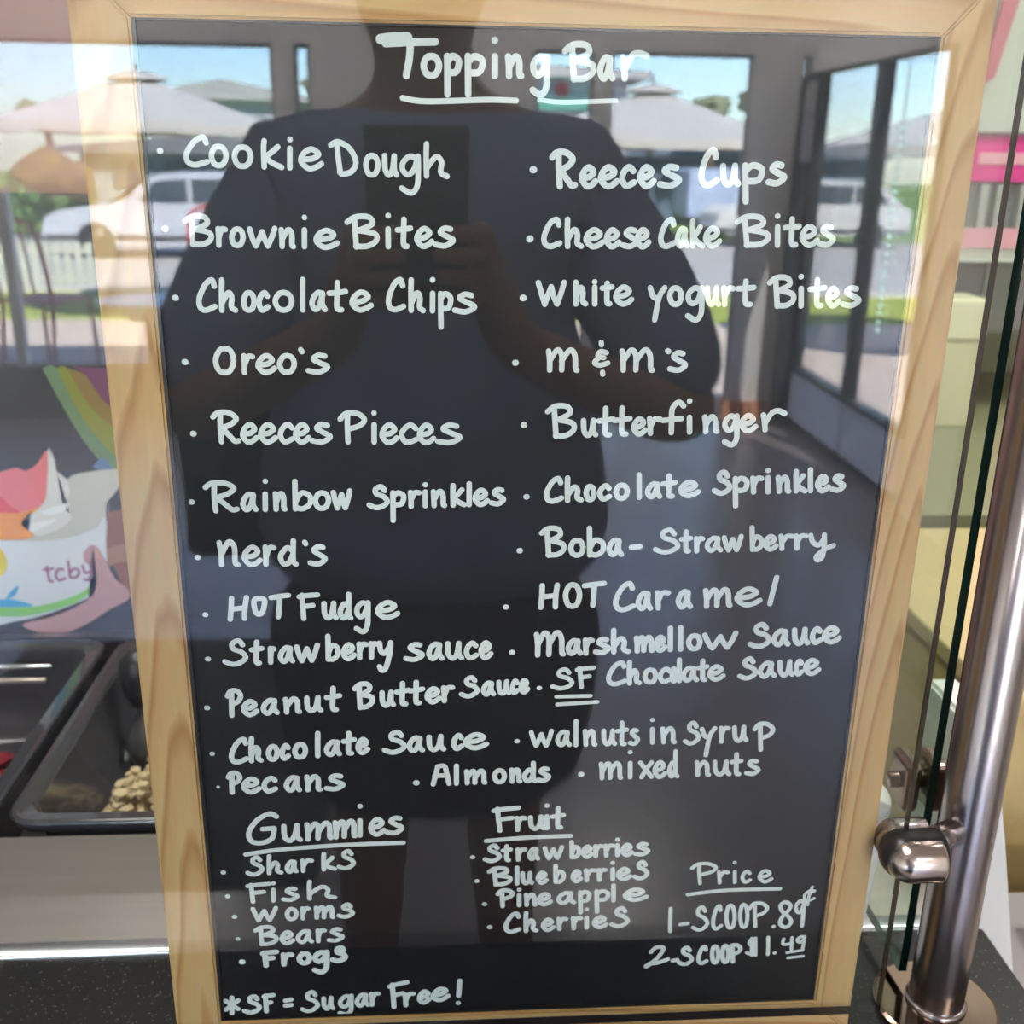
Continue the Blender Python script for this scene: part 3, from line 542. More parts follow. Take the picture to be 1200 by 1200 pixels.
    "2.76:-145.5,173.7 -146.5,176.2 -149.8,174 -152.9,167.9 -152.8,164 -150.1,162.8 -145.6,164.8;2.76:-142.4,176.5 -142.9,171 -143.2,163.3;2.77:-143.1,166.4 -140.5,171.2 -139.3,169.3 -139.7,165.1 -138.3,163.6;2.78:-131.8,171.8 -133.2,170.9 -134.3,167.8 -133.7,164.7 -132.3,164 -130.8,164.9 -129.8,168.1 -130.5,171.1 -131.8,171.8;2.78:-124.2,170.7 -125.2,172.2 -126.7,170.2 -127.4,167.1 -126.4,164.4 -124.3,166;2.79:-117.9,172.7 -119.5,171.8 -120.8,168.7 -120,165.6 -118.3,165 -116.5,165.9 -115.4,169 -116.2,172 -117.9,172.7;2.78:-108.7,178.8 -109,173.3 -109.3,165.6;2.79:-99,172.8 -101.1,173.8 -103.5,171.8 -104.6,168.6 -103.1,166.2 -101,167.7 -99.1,173.2;2.8:-99.1,173.6 -99.4,168.9 -98.1,166.5;2.8:-92.9,178.5 -93.2,173.6 -93.4,167.4 -91.9,166.7;2.79:-95.7,173.8 -93,174.2 -90.3,174.8;2.8:-88.1,170.5 -85.7,171 -84.1,173.1 -85.8,174.9 -87.7,172.8 -88.4,169.7 -86.8,167.1 -85,167.6 -83.5,169.2;2.81:-66,176.6 -68,178.7 -71.1,177.2 -70.6,174.6 -66.6,173 -64.6,170.2 -67.7,167.6 -71.3,166.9 -74.8,168.3;2.82:-56.5,174.2 -58.6,175.2 -61,173.2 -62,170.1 -60.4,167.6 -58.3,169 -56.6,174.5;2.82:-56.6,174.9 -56.8,170.3 -55.3,167.8;2.83:-51.8,175.5 -51.5,170.1 -49.2,167.9 -46.9,170.3 -45.7,175.8;2.83:-45.7,175.8 -45.8,170.3 -44.3,168.2;2.83:-35.2,174.7 -36.6,176.2 -38.4,174.1 -39,171 -37.6,168.3 -35,169.9;2.83:-32.3,172.1 -26.9,172.7 -23.7,174.8 -27.5,176.5 -31.6,174.4 -32.8,171.3 -29.1,168.7 -25.3,169.2 -22.1,170.9;2.41:-162.9,168.1 -162.6,168.1",
    "2.79:-153.8,155.4 -154.1,150.5 -154.3,144.8;2.79:-155.6,153.9 -154,156.2 -151.4,156.3 -149.8,154 -151.1,151.4 -154,150;2.79:-147.7,148.5 -143.7,148.9 -141.2,150.9 -143.8,152.8 -147,150.8 -148.1,147.7 -145.5,144.9 -142.7,145.4 -140.2,147;2.8:-131.9,151.5 -133.8,153 -136.6,151 -137.6,147.8 -135.7,145.1 -131.9,146.6;2.81:-120.5,152.1 -122.6,153.2 -125,151.2 -126.2,148 -124.6,145.4 -122.5,146.9 -120.6,152.4;2.82:-120.6,152.8 -120.9,148.1 -119.6,145.5;2.82:-115.4,153.3 -115.1,149.4 -115.2,145.4;2.82:-115,149 -111.7,153.4 -109.7,151.4 -109.8,146.3 -109,145.5;2.83:-98,153.2 -101,153.6 -103.2,151.8 -100.3,150 -96.9,148.1 -100.9,145.7 -105.5,146.2;1.74:-161.3,148.3 -161,148.3",
    "2.68:-49.9,147.1 -48.6,152.5 -47.4,157.8;2.68:-47.4,157.8 -44,157.9 -42.8,153.7 -41.6,147.3;2.68:-49.1,152.2 -42.4,152.3;2.68:-37.7,158 -37.7,154.4 -37.7,147.3;2.69:-32.4,154.5 -32.1,151 -32,147.4;2.69:-32.1,150.3 -29.5,154.5 -28,153.2 -28,147.6;2.7:-28,150.3 -25.2,154.6 -23.4,153.2 -23.2,148.3 -22.7,147.6;2.71:-15,154.8 -16.6,154 -17.6,151.2 -16.6,148.4 -15,147.7 -13.3,148.4 -12.4,151.3 -13.4,154.1 -15,154.8;2.71:-8.7,154.9 -8.3,151.3 -8.2,147.8;2.71:-8.2,151 -6.3,154.9 -4.9,153.2 -4.7,148.6 -4.2,147.9;2.72:2.7,153.3 0.4,154.7 -1.8,151.1 -0.6,148.1 1.4,148.7 2.8,152.2;2.72:2.7,158.7 2.8,155.1 2.9,149.4 3.9,148;2.72:10.2,154.8 8.2,155.2 6.8,153.6 8.8,152 11.1,150.2 8.6,148.1 5.5,148.6;3.22:-58.9,148.3 -58.6,148.3",
    "2.55:38.7,157.3 39.3,152.9 39.5,148.5;2.55:39.3,152 41.8,157.3 43.6,155.6 43.9,148.7;2.56:43.7,152.1 46.5,157.4 48.5,155.7 49,149.5 49.6,148.6;2.57:54.2,157.5 54.6,148.7;2.55:53.8,164 53.9,164.1;2.57:59.6,157.6 62.8,153.2 66.1,148.8;2.57:65.6,157.6 62.8,153.2 60.7,148.7;2.57:68,152.8 70.7,153.3 72.2,155.5 70.1,157.7 68.2,155.5 67.7,151.9 69.8,148.8 71.7,149.3 73.3,151.1;2.58:78.6,155.6 76.8,157.3 75.5,152.9 76.5,149.1 77.9,149.8 78.8,154.3;2.58:78.1,164 78.5,157.8 79,150.7 79.9,148.9;2.59:89.9,157.1 90.6,153.2 91,149.3;2.59:90.7,152.8 93.4,157.1 95.5,155.2 96.1,150.1 96.9,149.3;2.6:99.6,157.2 100.4,151.7 102.9,149.3 105.1,151.7 105.8,157.2;2.6:105.8,157.2 106.3,151.7 108,149.5;2.6:111,161.5 111.3,156.5 111.8,150.2 113.3,149.4;2.59:108.8,156.8 111.3,157.1 113.8,157.5;2.6:122.2,156.9 119.9,157.3 118.4,155.6 120.8,153.8 123.6,151.8 120.9,149.4 117.3,150.1;3.1:28.1,151.3 28.4,151.3",
    "2.5:1.2,177 2.6,172.2 4,169;2.5:4,169 5.5,173 6.5,175.8;2.51:6.5,175.8 7.7,172.2 9.2,169;2.51:9.2,169 10.7,173 11.8,177.7;2.51:20.2,175.9 18.1,177.1 16,175.1 15.1,171.8 16.8,169.2 18.6,170.6 20,176.3;2.52:20,176.7 20,171.9 21.5,169.2;2.51:24.4,183.2 24.6,177.1 24.9,169;2.52:29.3,177.2 29.8,173.1 30.1,169.1;2.52:29.9,172.7 32.3,177.2 34,175.2 34.3,169.9 35,169.1;2.53:39.2,177.2 39.7,171.5 41.6,169.1 43.2,171.5 43.9,177.2;2.53:43.9,177.2 44.1,171.6 45.4,169.3;2.54:48.6,181.8 48.8,176.4 49.1,169.9 50.5,169.1;2.53:46.4,176.8 48.9,177.1 51.3,177.6;2.53:56.6,176.9 55.2,177.3 54.2,175.5 55.8,173.6 57.5,171.6 55.8,169.2 53.5,169.8;2.55:64.8,177.7 65.3,169.6;2.53:64.5,183.1 64.6,183.1;2.54:70.3,177.8 70.9,173.8 71.3,169.7;2.54:71.1,173.3 73.8,177.9 75.8,175.9 76.3,170.6 77.1,169.7;2.55:88.2,178.7 86.5,181 84.5,179.5 85,176.8 88.1,175.1 89.7,172 87.7,169.4 85.2,168.8 82.6,170.2;2.56:91.2,177.2 92.8,173.2 95,172;2.56:98,177.5 95.6,172.5 94.4,161.4;2.56:101.3,177.6 101.8,173.5 102.2,169.4;2.56:101.9,173.1 103.2,177.2 105.3,177.3;2.57:108.5,177.8 109.3,172.1 111.4,169.7 113.1,172.3 113.5,178;2.57:113.5,178 114,172.3 115.5,170.1;2.58:122.3,178.4 122.9,171.9 123.8,164.1;2.58:119.5,176.5 121.7,179.5 126,179.4 129.2,176.3 127.6,172.9 123.1,171.1;2.5:-6.3,172.1 -5.9,172.1",
    "2.46:19.9,211.2 17.8,213.1 14.9,211.8 15.4,209.4 19.5,208 21.6,205.4 18.7,203 15.2,202.4 11.6,203.6;2.47:25.2,213.6 25.9,208.2 26.5,202.9;2.46:24,212.7 27.3,213.4 32.3,213.9;2.47:26.3,208.4 30.4,209;2.65:48.1,214.2 46.7,216.5 43.3,214.6 40.5,209.1 41.1,205.5 44.2,204.4 48.9,206.1;2.65:50.8,216.7 50.9,211.8 51.4,204.6;2.66:51.2,207.5 53.3,211.9 54.8,210.2 54.9,206.2 56.5,204.8;2.67:61.7,212.2 60.1,211.5 59.2,208.5 60.3,205.7 62.1,205.1 63.9,205.8 64.7,208.8 63.6,211.6 61.7,212.2;2.67:71.9,211.2 70,212.6 67.8,210.7 67.2,207.8 69.1,205.3 72.4,206.7;2.68:73.9,212.7 73.5,212 73.3,209.1 73.8,206.2 74.4,205.5 74.8,206.3 74.9,209.1 74.5,212 73.9,212.7;2.67:76.5,217.7 76.8,212.8 77.3,205.6;2.68:84.6,212 82.3,213 80,211.1 79.2,208.2 81.1,205.9 83.1,207.3 84.4,212.4;2.68:84.4,212.7 84.6,208.4 86.3,206.1;2.69:88.7,216.9 88.9,212.6 89.4,206.8 90.6,206.1;2.68:86.9,212.8 89,213.1 91.1,213.6;2.68:93.3,209.5 96.7,210 98.7,211.9 96.1,213.6 93.6,211.7 93,208.7 95.6,206.3 98,206.8 100,208.3;2.69:115.1,215.8 113.3,217.8 110.9,216.4 111.5,213.9 115,212.5 116.9,209.8 114.6,207.3 111.7,206.7 108.7,207.9;2.7:125,214.1 122.6,215.1 120.2,213 119.3,209.9 121.4,207.4 123.5,209 124.9,214.5;2.7:124.8,214.8 125.1,210.2 127,207.8;2.71:129.1,215.5 130,210.1 132.2,207.9 133.9,210.4 134.3,215.8;2.71:134.3,215.8 134.9,210.4 136.4,208.3;2.71:140.6,214.7 139.4,216.1 138.3,214.1 138.1,211 139.4,208.4 141.2,209.9;2.71:143.3,212.1 146.8,212.7 148.7,214.8 146,216.5 143.6,214.5 143.1,211.3 145.8,208.8 148.2,209.3 150.1,211;2.13:13.7,197.7 31.4,197.8;2.14:14.3,193.2 35.1,194.3;2.46:4.6,202.8 5,202.8",
    "2.7:7.1,462.4 7.3,456 8,448.9;2.69:4.3,460.9 6.3,462.9 10.2,463 13.3,460.4 11.4,457.5 8,455.7;2.71:8,455.7 11.1,451.9 13.1,449.4 14.6,449.6;2.71:18,452.7 20.9,453.1 22.6,455.1 20.5,457 18.3,455 17.8,451.9 19.9,449.2 21.9,449.6 23.6,451.2;2.71:26.4,452.8 29.8,453.3 31.9,455.3 29.3,457.2 26.8,455.2 26.1,452 28.6,449.4 31.1,449.8 33.1,451.4;2.73:40.2,455.8 38.3,457.4 36.1,455.4 35.5,452.2 37.4,449.5 40.7,451;2.73:43.7,453.2 46.6,453.6 48.3,455.6 46.1,457.5 44,455.5 43.5,452.4 45.7,449.7 47.7,450.1 49.4,451.7;2.74:59.2,457.4 56.1,457.7 54.1,456 57.2,454.2 60.8,452.3 57.1,449.9 52.3,450.4;2.74:76.5,462.1 75.2,465 72.6,462.7 70.6,456 71.3,451.7 73.8,450.3 77.6,452.3;2.76:80,458.4 80.7,452.9 82.9,450.7 84.8,453.1 85.3,458.6;2.76:85.3,458.6 85.8,453.2 87.3,451;2.76:89.9,458.8 90.5,452.6 91.4,443.6;2.76:90.2,456.5 93.4,459 97.5,457.2 96.3,452.8 90.9,452.2;2.77:106.2,459.1 103.7,459.4 102.1,457.6 104.8,455.9 107.8,454.1 104.8,451.6 100.9,452;2.99:-4,455.7 -3.7,455.7",
    "2.44:8.1,432.5 7,434.8 4.1,433.1 1.7,427.8 2.1,424.4 4.7,423.2 8.7,424.7;2.44:11.9,434.9 11.9,430.5 12.3,423.3;2.45:12.2,426.2 14.8,430.5 16.5,428.7 16.5,424.8 18.4,423.4;2.45:20.8,426.6 24.5,427 26.7,428.8 24,430.6 21.3,428.8 20.5,425.9 23.2,423.4 25.8,423.8 27.9,425.3;2.46:30,426.7 32.7,427.1 34.2,428.9 32.2,430.7 30.2,428.9 29.7,426 31.7,423.5 33.6,423.9 35.2,425.3;2.47:42.1,430.5 39.9,430.8 38.4,429.2 40.7,427.6 43.3,425.8 40.6,423.6 37.1,424.1;2.47:43.8,426.9 46.3,427.3 47.8,429.1 45.9,430.9 44,429 43.6,426.2 45.5,423.6 47.3,424 48.7,425.5;2.47:59.6,433.2 58.5,435.5 56.1,433.7 54.2,428.4 54.7,424.9 57,423.8 60.4,425.4;2.48:65.1,430.5 63.6,431.6 62.2,429.6 61.8,426.6 63,424.1 64.2,425.5 65,430.8;2.48:64.9,431.2 65.2,426.7 66.3,424.2;2.48:68.1,434.9 68.3,431.7 68.9,424.1;2.48:71.7,432.4 70.3,429.8 68.8,427.9;2.49:69,427.9 70.8,425.8 73.3,424.2;2.48:74.8,427.7 77.9,428.1 79.7,430.1 77.3,431.9 75.1,429.9 74.6,426.9 77,424.3 79.2,424.7 80.9,426.3;2.49:91.6,436.3 92.5,430.8 93.6,424.6;2.49:88.3,434.7 92.2,437 98.4,436.8 100.1,434 94.1,431.4;2.51:94.1,431.4 101.8,430 102.8,427.2 98.8,425 93.3,424.9;2.51:106.9,432.8 107.6,424.8;2.49:106.4,437.5 106.5,437.5;2.52:113.2,436.3 113.5,432.1 114.1,425.7 115.9,425;2.51:110.4,432.5 113.5,432.8 116.7,433.2;2.51:119,428.6 122.3,429.1 124.1,431.2 121.5,433.1 119.2,431.1 118.7,427.8 121.4,425.1 123.7,425.5 125.6,427.2;2.52:131.5,432.9 129.2,433.2 127.8,431.5 130.2,429.7 133,427.7 130.4,425.2 126.8,425.8;3.05:-4.9,426.3 -4.6,426.4",
    "2.48:-0.5,407.2 1.4,401.4 2.7,397.6;2.48:2.7,397.6 4.3,402.5 5.4,405.4;2.49:5.4,405.4 6.7,401 8.3,397.7;2.49:8.3,397.7 9.9,402.5 11.2,407.4;2.49:16.5,407.5 16.5,405.2 16.9,397.8;2.49:16.8,400.8 18.6,405.2 19.9,403.4 19.9,399.3 21.3,397.9;2.51:25.2,405.4 25.5,397.9;2.49:25.1,407.8 25.1,407.8;2.51:30.8,407.2 30.8,404.7 31.1,398.8 32.3,398;2.5:28.7,405 30.9,405.3 33,405.6;2.5:35.5,401.4 39,401.9 41.1,403.8 38.5,405.6 35.9,403.7 35.1,400.7 37.8,398.1 40.3,398.5 42.3,400.1;2.52:50.6,405.3 52.1,401.6 54.3,400.5;2.52:57.3,405.4 54.9,400.9 53.5,390.9;2.53:62.2,405.4 60.7,404.7 59.8,401.7 61,398.7 62.7,398 64.3,398.7 65.1,401.7 63.9,404.7 62.2,405.4;2.53:74.1,404.4 71.3,405.5 68.7,403.2 68.6,400.2 70.7,398.4 73,400.3 74.2,404.8;2.54:74.3,405.5 74.8,399.5 74.8,393.8 72.6,391 68.7,392.8;2.54:76.9,405.5 77.6,400.3 79.3,398.1 80.7,400.3 81.1,405.6;2.54:81.1,405.6 81.5,400.3 82.7,398.2;2.54:84.5,405.6 85.1,401.9 85.5,398.1;2.53:85.2,401.5 86.7,405.2 88.9,405.3;2.55:94.5,408.6 94.7,404.9 95.2,398.9 97.3,398.2;2.54:91.2,405.3 94.8,405.5 98.4,405.9;2.55:108.2,409.8 109.1,404 110.1,397.5;2.54:105.6,408.1 108.7,410.4 113.6,410.2 114.9,407.3 110.3,404.7;2.56:110.3,404.7 116.4,403.2 117.3,400.3 114.2,397.9 109.9,397.9;2.57:120.5,405.6 121.3,397.7;2.55:119.9,410.9 120,410.9;2.57:127.7,409.5 128,405 128.7,398.6 130.7,397.9;2.56:124.7,405.3 128.1,405.6 131.5,406.1;2.57:133.7,401.5 136.2,401.9 137.4,403.9 135.5,405.9 133.8,403.9 133.6,400.7 135.6,398 137.3,398.4 138.6,400;2.58:146.4,405.7 143.7,406 142,404.3 144.9,402.5 148.2,400.5 145,398.1 140.7,398.7;2.95:-7.4,400.4 -7.1,400.4",
    "2.54:5,376.2 5.6,372 5.7,367.4;2.53:5.6,371.6 8.9,376.7 11.1,374.4 11.3,367.5;2.54:11.1,371.6 14.8,376.7 17.2,374.4 17.7,368.4 18.4,367.4;2.56:39.1,376.4 39.8,372.2 40.1,367.5;2.56:39.9,371.7 43.3,376.8 45.6,374.5 46,367.6;2.56:45.8,371.7 49.6,376.9 52.3,374.6 52.9,368.5 53.7,367.5;2.56:60.4,376.6 60.9,376.3;2.57:67.7,375.3 65.2,375.7 63.4,373.9 66.1,372.1 69.2,370 66.1,367.6 62,368.2;2.39:31.9,375.6 29.1,376.1 27.9,374 30.7,373.3;2.39:28.3,373.1 26.5,371 29,369.8 32.7,370.8;2.38:29.2,380.4 29.4,379.3;2.4:30.4,366.5 30.6,365.5;2.84:-10.4,370.8 -10.1,370.8",
    "2.59:8.3,349.6 8.9,343.1 9.6,335.7;2.58:5.3,347.7 8.9,350.3 14.4,350.1 15.7,346.9 10.3,343.8;2.6:10.3,343.8 17.1,342.2 17.8,338.9 14.2,336.2 9.3,336.1;2.61:22.4,343.4 22.9,338.3 24.7,336.2 26.4,338.4 27,343.5;2.6:27,343.5 27.2,338.5 28.5,336.5;2.61:32.7,349.3 32.9,343 33.1,337.2 35,336.5;2.6:29.7,343.2 33,343.6 36.3,344.2;2.62:40.4,349.5 40.6,343.2 40.9,337.5 42.9,336.8;2.6:37,343.5 40.7,343.8 44.4,344.5;2.61:46.8,340.2 49.5,340.6 51,342.5 49,344.2 47.1,342.4 46.6,339.5 48.6,337 50.5,337.4 52,338.9;2.62:53.8,344.4 54.3,340.8 54.6,337.2;2.61:54.4,340.4 56.2,344.1 58.7,344.2;2.61:69.7,350.5 67.1,352.3 64.4,349.2 64.4,343.3 64.6,337.5;2.62:60.3,343.5 69.1,344.5;2.64:72.9,345 73.4,337.8;2.61:72.4,352.8 72.4,352.9;2.64:80.2,345.2 80.9,341.6 81.2,338;2.64:81,341.3 83.4,345.3 85.3,343.6 85.9,338.9 86.6,338.2;2.64:95.4,344.6 92.8,345.7 90.5,343.4 90.4,340.5 92.4,338.7 94.5,340.6 95.5,345;2.66:95.6,345.7 96.1,339.9 96.3,334.3 94.3,331.5 90.7,333.1;2.64:98.6,341.8 101.9,342.3 103.7,344.2 101.2,345.9 98.8,344 98.3,341.1 100.9,338.6 103.2,339.1 105.1,340.6;2.65:108.4,346.2 109.3,342.6 109.9,338.9;2.65:109.6,342.2 112.3,347 115.3,348.3 118.6,346.9;2.9:-5.9,341.3 -5.6,341.3",
    "2.64:12.5,312.7 11.3,314.9 8.4,313.1 5.9,307.9 6.4,304.5 9,303.5 13.1,305.1;2.64:15.8,315.1 15.8,310.4 16.1,303.8;2.65:16.1,306.4 18.9,310.5 20.8,309 20.7,305.3 22.7,304;2.66:26.8,310.9 25.6,310.2 25,307.5 25.8,304.8 27,304.2 28.2,304.9 28.8,307.6 28,310.2 26.8,310.9;2.66:36,309.9 34.3,311.2 32.2,309.4 31.7,306.7 33.4,304.5 36.4,305.8;2.67:42.1,311.5 40.5,310.8 39.5,308.1 40.6,305.4 42.4,304.8 44.1,305.6 45,308.3 43.9,310.9 42.1,311.5;2.66:50.3,316.6 50.6,311.8 51,305.2;2.67:59.6,311.2 57.7,312.1 55.7,310.4 54.9,307.7 56.6,305.5 58.3,306.8 59.5,311.5;2.68:59.5,311.9 59.6,307.9 61,305.7;2.68:64.9,316 65.1,311.8 65.4,306.4 67.1,305.8;2.67:62.2,312 65.2,312.3 68.1,312.8;2.68:71.6,309 75.8,309.5 78.2,311.3 75.2,312.9 72.1,311.1 71.2,308.3 74.3,306.1 77.3,306.6 79.7,308;2.69:93.5,315.9 91.8,317.8 89.6,316.6 90.2,314.2 93.4,312.7 95.1,310.1 93,307.8 90.4,307.3 87.6,308.6;2.7:97.5,314.6 98,308.9 98.8,300.6;2.7:97.7,312.5 100.2,314.7 103.3,313 102.5,309 98.3,308.6;2.7:106.1,314.8 106.7,311.3 107.1,307.7;2.7:106.8,310.9 108.2,314.5 110.4,314.6;2.71:113.6,315 114.3,307.8;2.7:113.3,318.6 113.3,318.6;2.71:118.6,315.1 119.3,311.5 119.8,308;2.71:119.4,311.2 121.5,315.2 123.2,313.4 123.8,308.8 124.5,308.1;2.71:127.2,318.1 127.4,315.3 128.2,308.2;2.71:130.8,315.9 129.4,313.6 128,311.7;2.72:128.2,311.7 130,309.8 132.6,308.2;2.72:134.2,318.9 134.5,315.5 135.3,308.3;2.72:138.8,311.6 141.3,312 142.7,313.9 140.7,315.6 138.9,313.8 138.6,310.9 140.7,308.4 142.5,308.8 143.9,310.3;2.73:150.1,315.4 148.1,315.8 146.9,314.2 149,312.6 151.5,310.8 149.2,308.6 146,309.1;2.8:-4,305.8 -3.7,305.8",
    "2.68:6.6,288.8 7.1,282.5 7.7,275.5;2.68:4,287.1 7.1,289.5 11.8,289.2 13,286 8.3,283.2;2.7:8.3,283.2 14.2,281.5 14.8,278.3 11.7,275.9 7.4,275.9;2.7:21.3,283.3 19.6,282.5 18.5,279.4 19.6,276.3 21.6,275.5 23.5,276.3 24.5,279.4 23.3,282.5 21.3,283.3;2.7:27.3,289.5 27.6,283.3 28,275.5;2.71:27.9,279 30.4,283.3 34.1,281.8 34.3,277.9 31.1,275.5 28,276.5;2.71:42.3,282.2 40.3,283.3 38.3,281.4 37.5,278.3 39.1,275.7 40.9,277.1 42.1,282.6;2.71:42.1,282.9 42.2,278.3 43.7,275.7;2.72:48.5,279.4 52.8,279.8;2.55:69.5,286.2 67.1,288.4 63.8,287 64.5,284.4 69.1,282.8 71.6,279.9 68.4,277.4 64.4,276.9 60.4,278.3;2.57:75.2,287.4 75.4,283.1 75.8,277.8 77.1,277.2;2.56:73.2,283.4 75.5,283.6 77.7,284;2.57:80.5,283.8 80.9,280.6 81.2,277.2;2.56:81,280.2 82.1,283.6 83.7,283.6;2.57:91.5,283.1 89.3,284 87.1,282.3 86.3,279.7 88.1,277.5 90.1,278.8 91.4,283.4;2.57:91.3,283.8 91.5,279.8 93.2,277.6;2.58:94.5,284.2 95.8,280.2 97.2,277.6;2.58:97.2,277.6 98.1,280.9 98.8,283.3;2.58:98.8,283.3 99.9,280.3 101.2,277.7;2.58:101.2,277.7 102.2,281 102.9,284.8;2.58:108,289.4 108.5,284.5 109.2,277.8;2.59:108.9,280.8 110.4,284.5 113.1,283.2 113.4,279.9 111.3,277.9 109.1,278.6;2.58:115.7,281 118.4,281.4 119.8,283.1 117.8,284.7 115.9,283 115.5,280.3 117.6,278 119.5,278.4 121,279.8;2.59:122.9,284.8 123.6,281.5 124,278.2;2.59:123.7,281.1 125.8,284.5 128.7,284.6;2.6:130.6,284.9 131.3,281.6 131.7,278.3;2.59:131.4,281.3 133.1,284.7 135.6,284.7;2.61:137.9,285.1 139.4,281.5 142.5,279.9 144.5,282.6;2.62:144.8,285.3 145.4,279.3 144.9,273.4 142.7,272 142,274 145.6,277.6 150,279.7;2.85:-6.8,278.2 -6.5,278.2",
    "2.73:4.9,259.5 4.9,253.6 4.5,247.7;2.73:12.4,259.7 11.8,253.8 11.8,247.9;2.73:4.8,253.3 11.9,254.1;2.75:20,259.9 18,258.7 16.7,254 18.1,249.3 20.4,248.2 22.6,249.4 23.7,254.2 22.3,258.8 20,259.9;2.74:26,259.2 30.9,259.9 35.8,260.4;2.75:30.9,259.6 30.9,254.4 30.6,248.5;2.76:50.1,257.5 48.6,260.2 45.1,258 42.2,251.6 42.8,247.3 46.1,246 51.1,248;2.77:58.3,253.7 56.3,254.9 54.2,252.7 53.5,249.3 55.2,246.5 56.9,248.1 58.1,254.1;2.77:58.1,254.6 58.3,249.4 59.8,246.6;2.77:62.8,255.1 63.4,250.9 63.8,246.6;2.77:63.5,250.5 65.5,254.8 68.4,254.9;2.78:78.6,254.4 76.5,255.6 74.5,253.4 73.8,249.9 75.6,247.1 77.3,248.8 78.4,254.8;2.79:78.4,255.2 78.6,250.1 80.2,247.3;2.79:87.3,256 88.1,251.7 88.4,247.4;2.79:88.2,250.8 91,256.1 93.1,254.4 93.6,247.7;2.79:93.3,251 96.5,256.3 98.8,254.6 99.6,248.6 100.3,247.8;2.8:104.3,251.8 110,252.4 113.3,254.7 109.1,256.7 104.9,254.4 103.8,250.9 108.1,248 112.1,248.6 115.4,250.4;2.81:122.9,262.7 121.8,255.6 120.8,248.4;2.73:-13.1,248.2 -12.8,248.2",
    "2.77:2.7,232.9 3.4,227.5 3.5,221.4;2.77:3.4,226.9 6.7,233.6 9,230.6 9.2,221.7;2.77:9.1,227 12.8,233.8 15.3,230.8 15.8,223 16.6,221.8;2.79:23.9,228.3 21.9,229.3 19.8,227.4 19,224.5 20.6,222.1 22.4,223.5 23.8,228.6;2.79:23.8,229 23.8,224.6 25.3,222.2;2.79:27.6,229.5 27.9,225.8 28.1,222.1;2.79:28,225.5 29.3,229.2 31.1,229.2;2.8:38.4,229.5 36,229.8 34.4,228.1 36.8,226.5 39.6,224.7 36.7,222.4 33,222.9;2.79:41.8,234.7 41.9,229.9 42.4,222.6;2.8:42.3,225.5 45.4,230 47.5,228.3 47.4,224.2 49.8,222.8;2.81:53.6,230.3 54.2,226.6 54.4,222.9;2.81:54.2,225.9 56,230.4 57.4,229 57.7,223.2;2.81:57.5,226 59.6,230.5 61.1,229.1 61.6,223.9 62,223.2;2.81:64.2,226.6 66.4,227 67.6,228.9 65.9,230.7 64.3,228.8 64,225.8 65.7,223.3 67.3,223.7 68.5,225.2;2.81:70.7,235.6 71,230.8 71.4,223.5;2.82:75.9,235.8 76.2,231 76.7,223.6;2.83:83.3,231.2 81.6,230.4 80.6,227.5 81.9,224.5 83.8,223.8 85.6,224.6 86.4,227.6 85.2,230.6 83.3,231.2;2.83:88.7,231.4 90.9,227 93.2,224.1;2.83:93.2,224.1 95.4,227.9 96.8,230.5;2.84:96.8,230.5 98.6,227.3 100.9,224.4;2.84:100.9,224.4 103,228.2 104.6,232.4;2.85:120.2,234.8 118,237 115.2,235.4 115.9,232.7 120,231.1 122.3,228.1 119.6,225.4 116.2,224.7 112.6,226.1;2.85:130.4,232.2 128,233.3 125.6,231.2 124.9,228 126.9,225.5 128.9,227 130.2,232.6;2.86:130.2,233 130.5,228.3 132.3,225.8;2.87:135,233.7 135.9,228.2 138.2,225.9 140,228.4 140.4,234;2.87:140.4,234 141,228.5 142.6,226.3;2.87:148.4,232.8 146.7,234.3 145.1,232.3 144.8,229.1 146.6,226.4 149.1,228;2.87:151.4,230.2 155.2,230.8 157.2,232.9 154.3,234.8 151.6,232.6 151.1,229.4 154.1,226.8 156.7,227.3 158.8,229;2.77:-9.7,223.3 -9.4,223.3",
    "2.85:-132.4,129.5 -135.8,131.4 -142.5,127.5 -147.2,120.2 -146.1,114.6 -140.4,113.6 -135.2,116.5 -133.9,122.4;2.85:-140,122 -133.9,122.4;2.87:-128.8,123.5 -128.7,117 -126.2,114.4 -123.5,117.4 -121.9,123.9;2.86:-121.9,123.9 -122.2,117.4 -120.6,114.9;2.86:-116.7,124.2 -116.4,119.6 -116.6,115;2.86:-116.4,118.7 -112.9,124.4 -110.9,122.7 -111.3,115.5;2.87:-111.1,119 -107.2,124.8 -105,123.1 -105,116.6 -104.4,115.7;2.87:-101.9,125.1 -101.6,120.5 -101.8,115.9;2.87:-101.7,119.6 -98.8,125.3 -97.1,123.6 -97.4,116.3;2.87:-97.3,119.9 -94.1,125.6 -92.2,123.9 -92.2,117.4 -91.7,116.5;2.89:-88.8,125.9 -89.1,116.7;2.86:-88.5,134.7 -88.5,134.8;2.88:-82.8,121.2 -79.3,121.9 -77.2,124.3 -79.6,126.5 -82.2,124 -83.1,120.3 -80.8,117.2 -78.4,117.8 -76.3,119.7;2.89:-67.8,126.7 -70.5,127 -72.5,124.9 -69.8,122.9 -66.8,120.8 -70.3,117.8 -74.6,118.3;2.53:-149.8,106.5 -130.8,109.1 -99.2,110.9 -66.1,111.5",
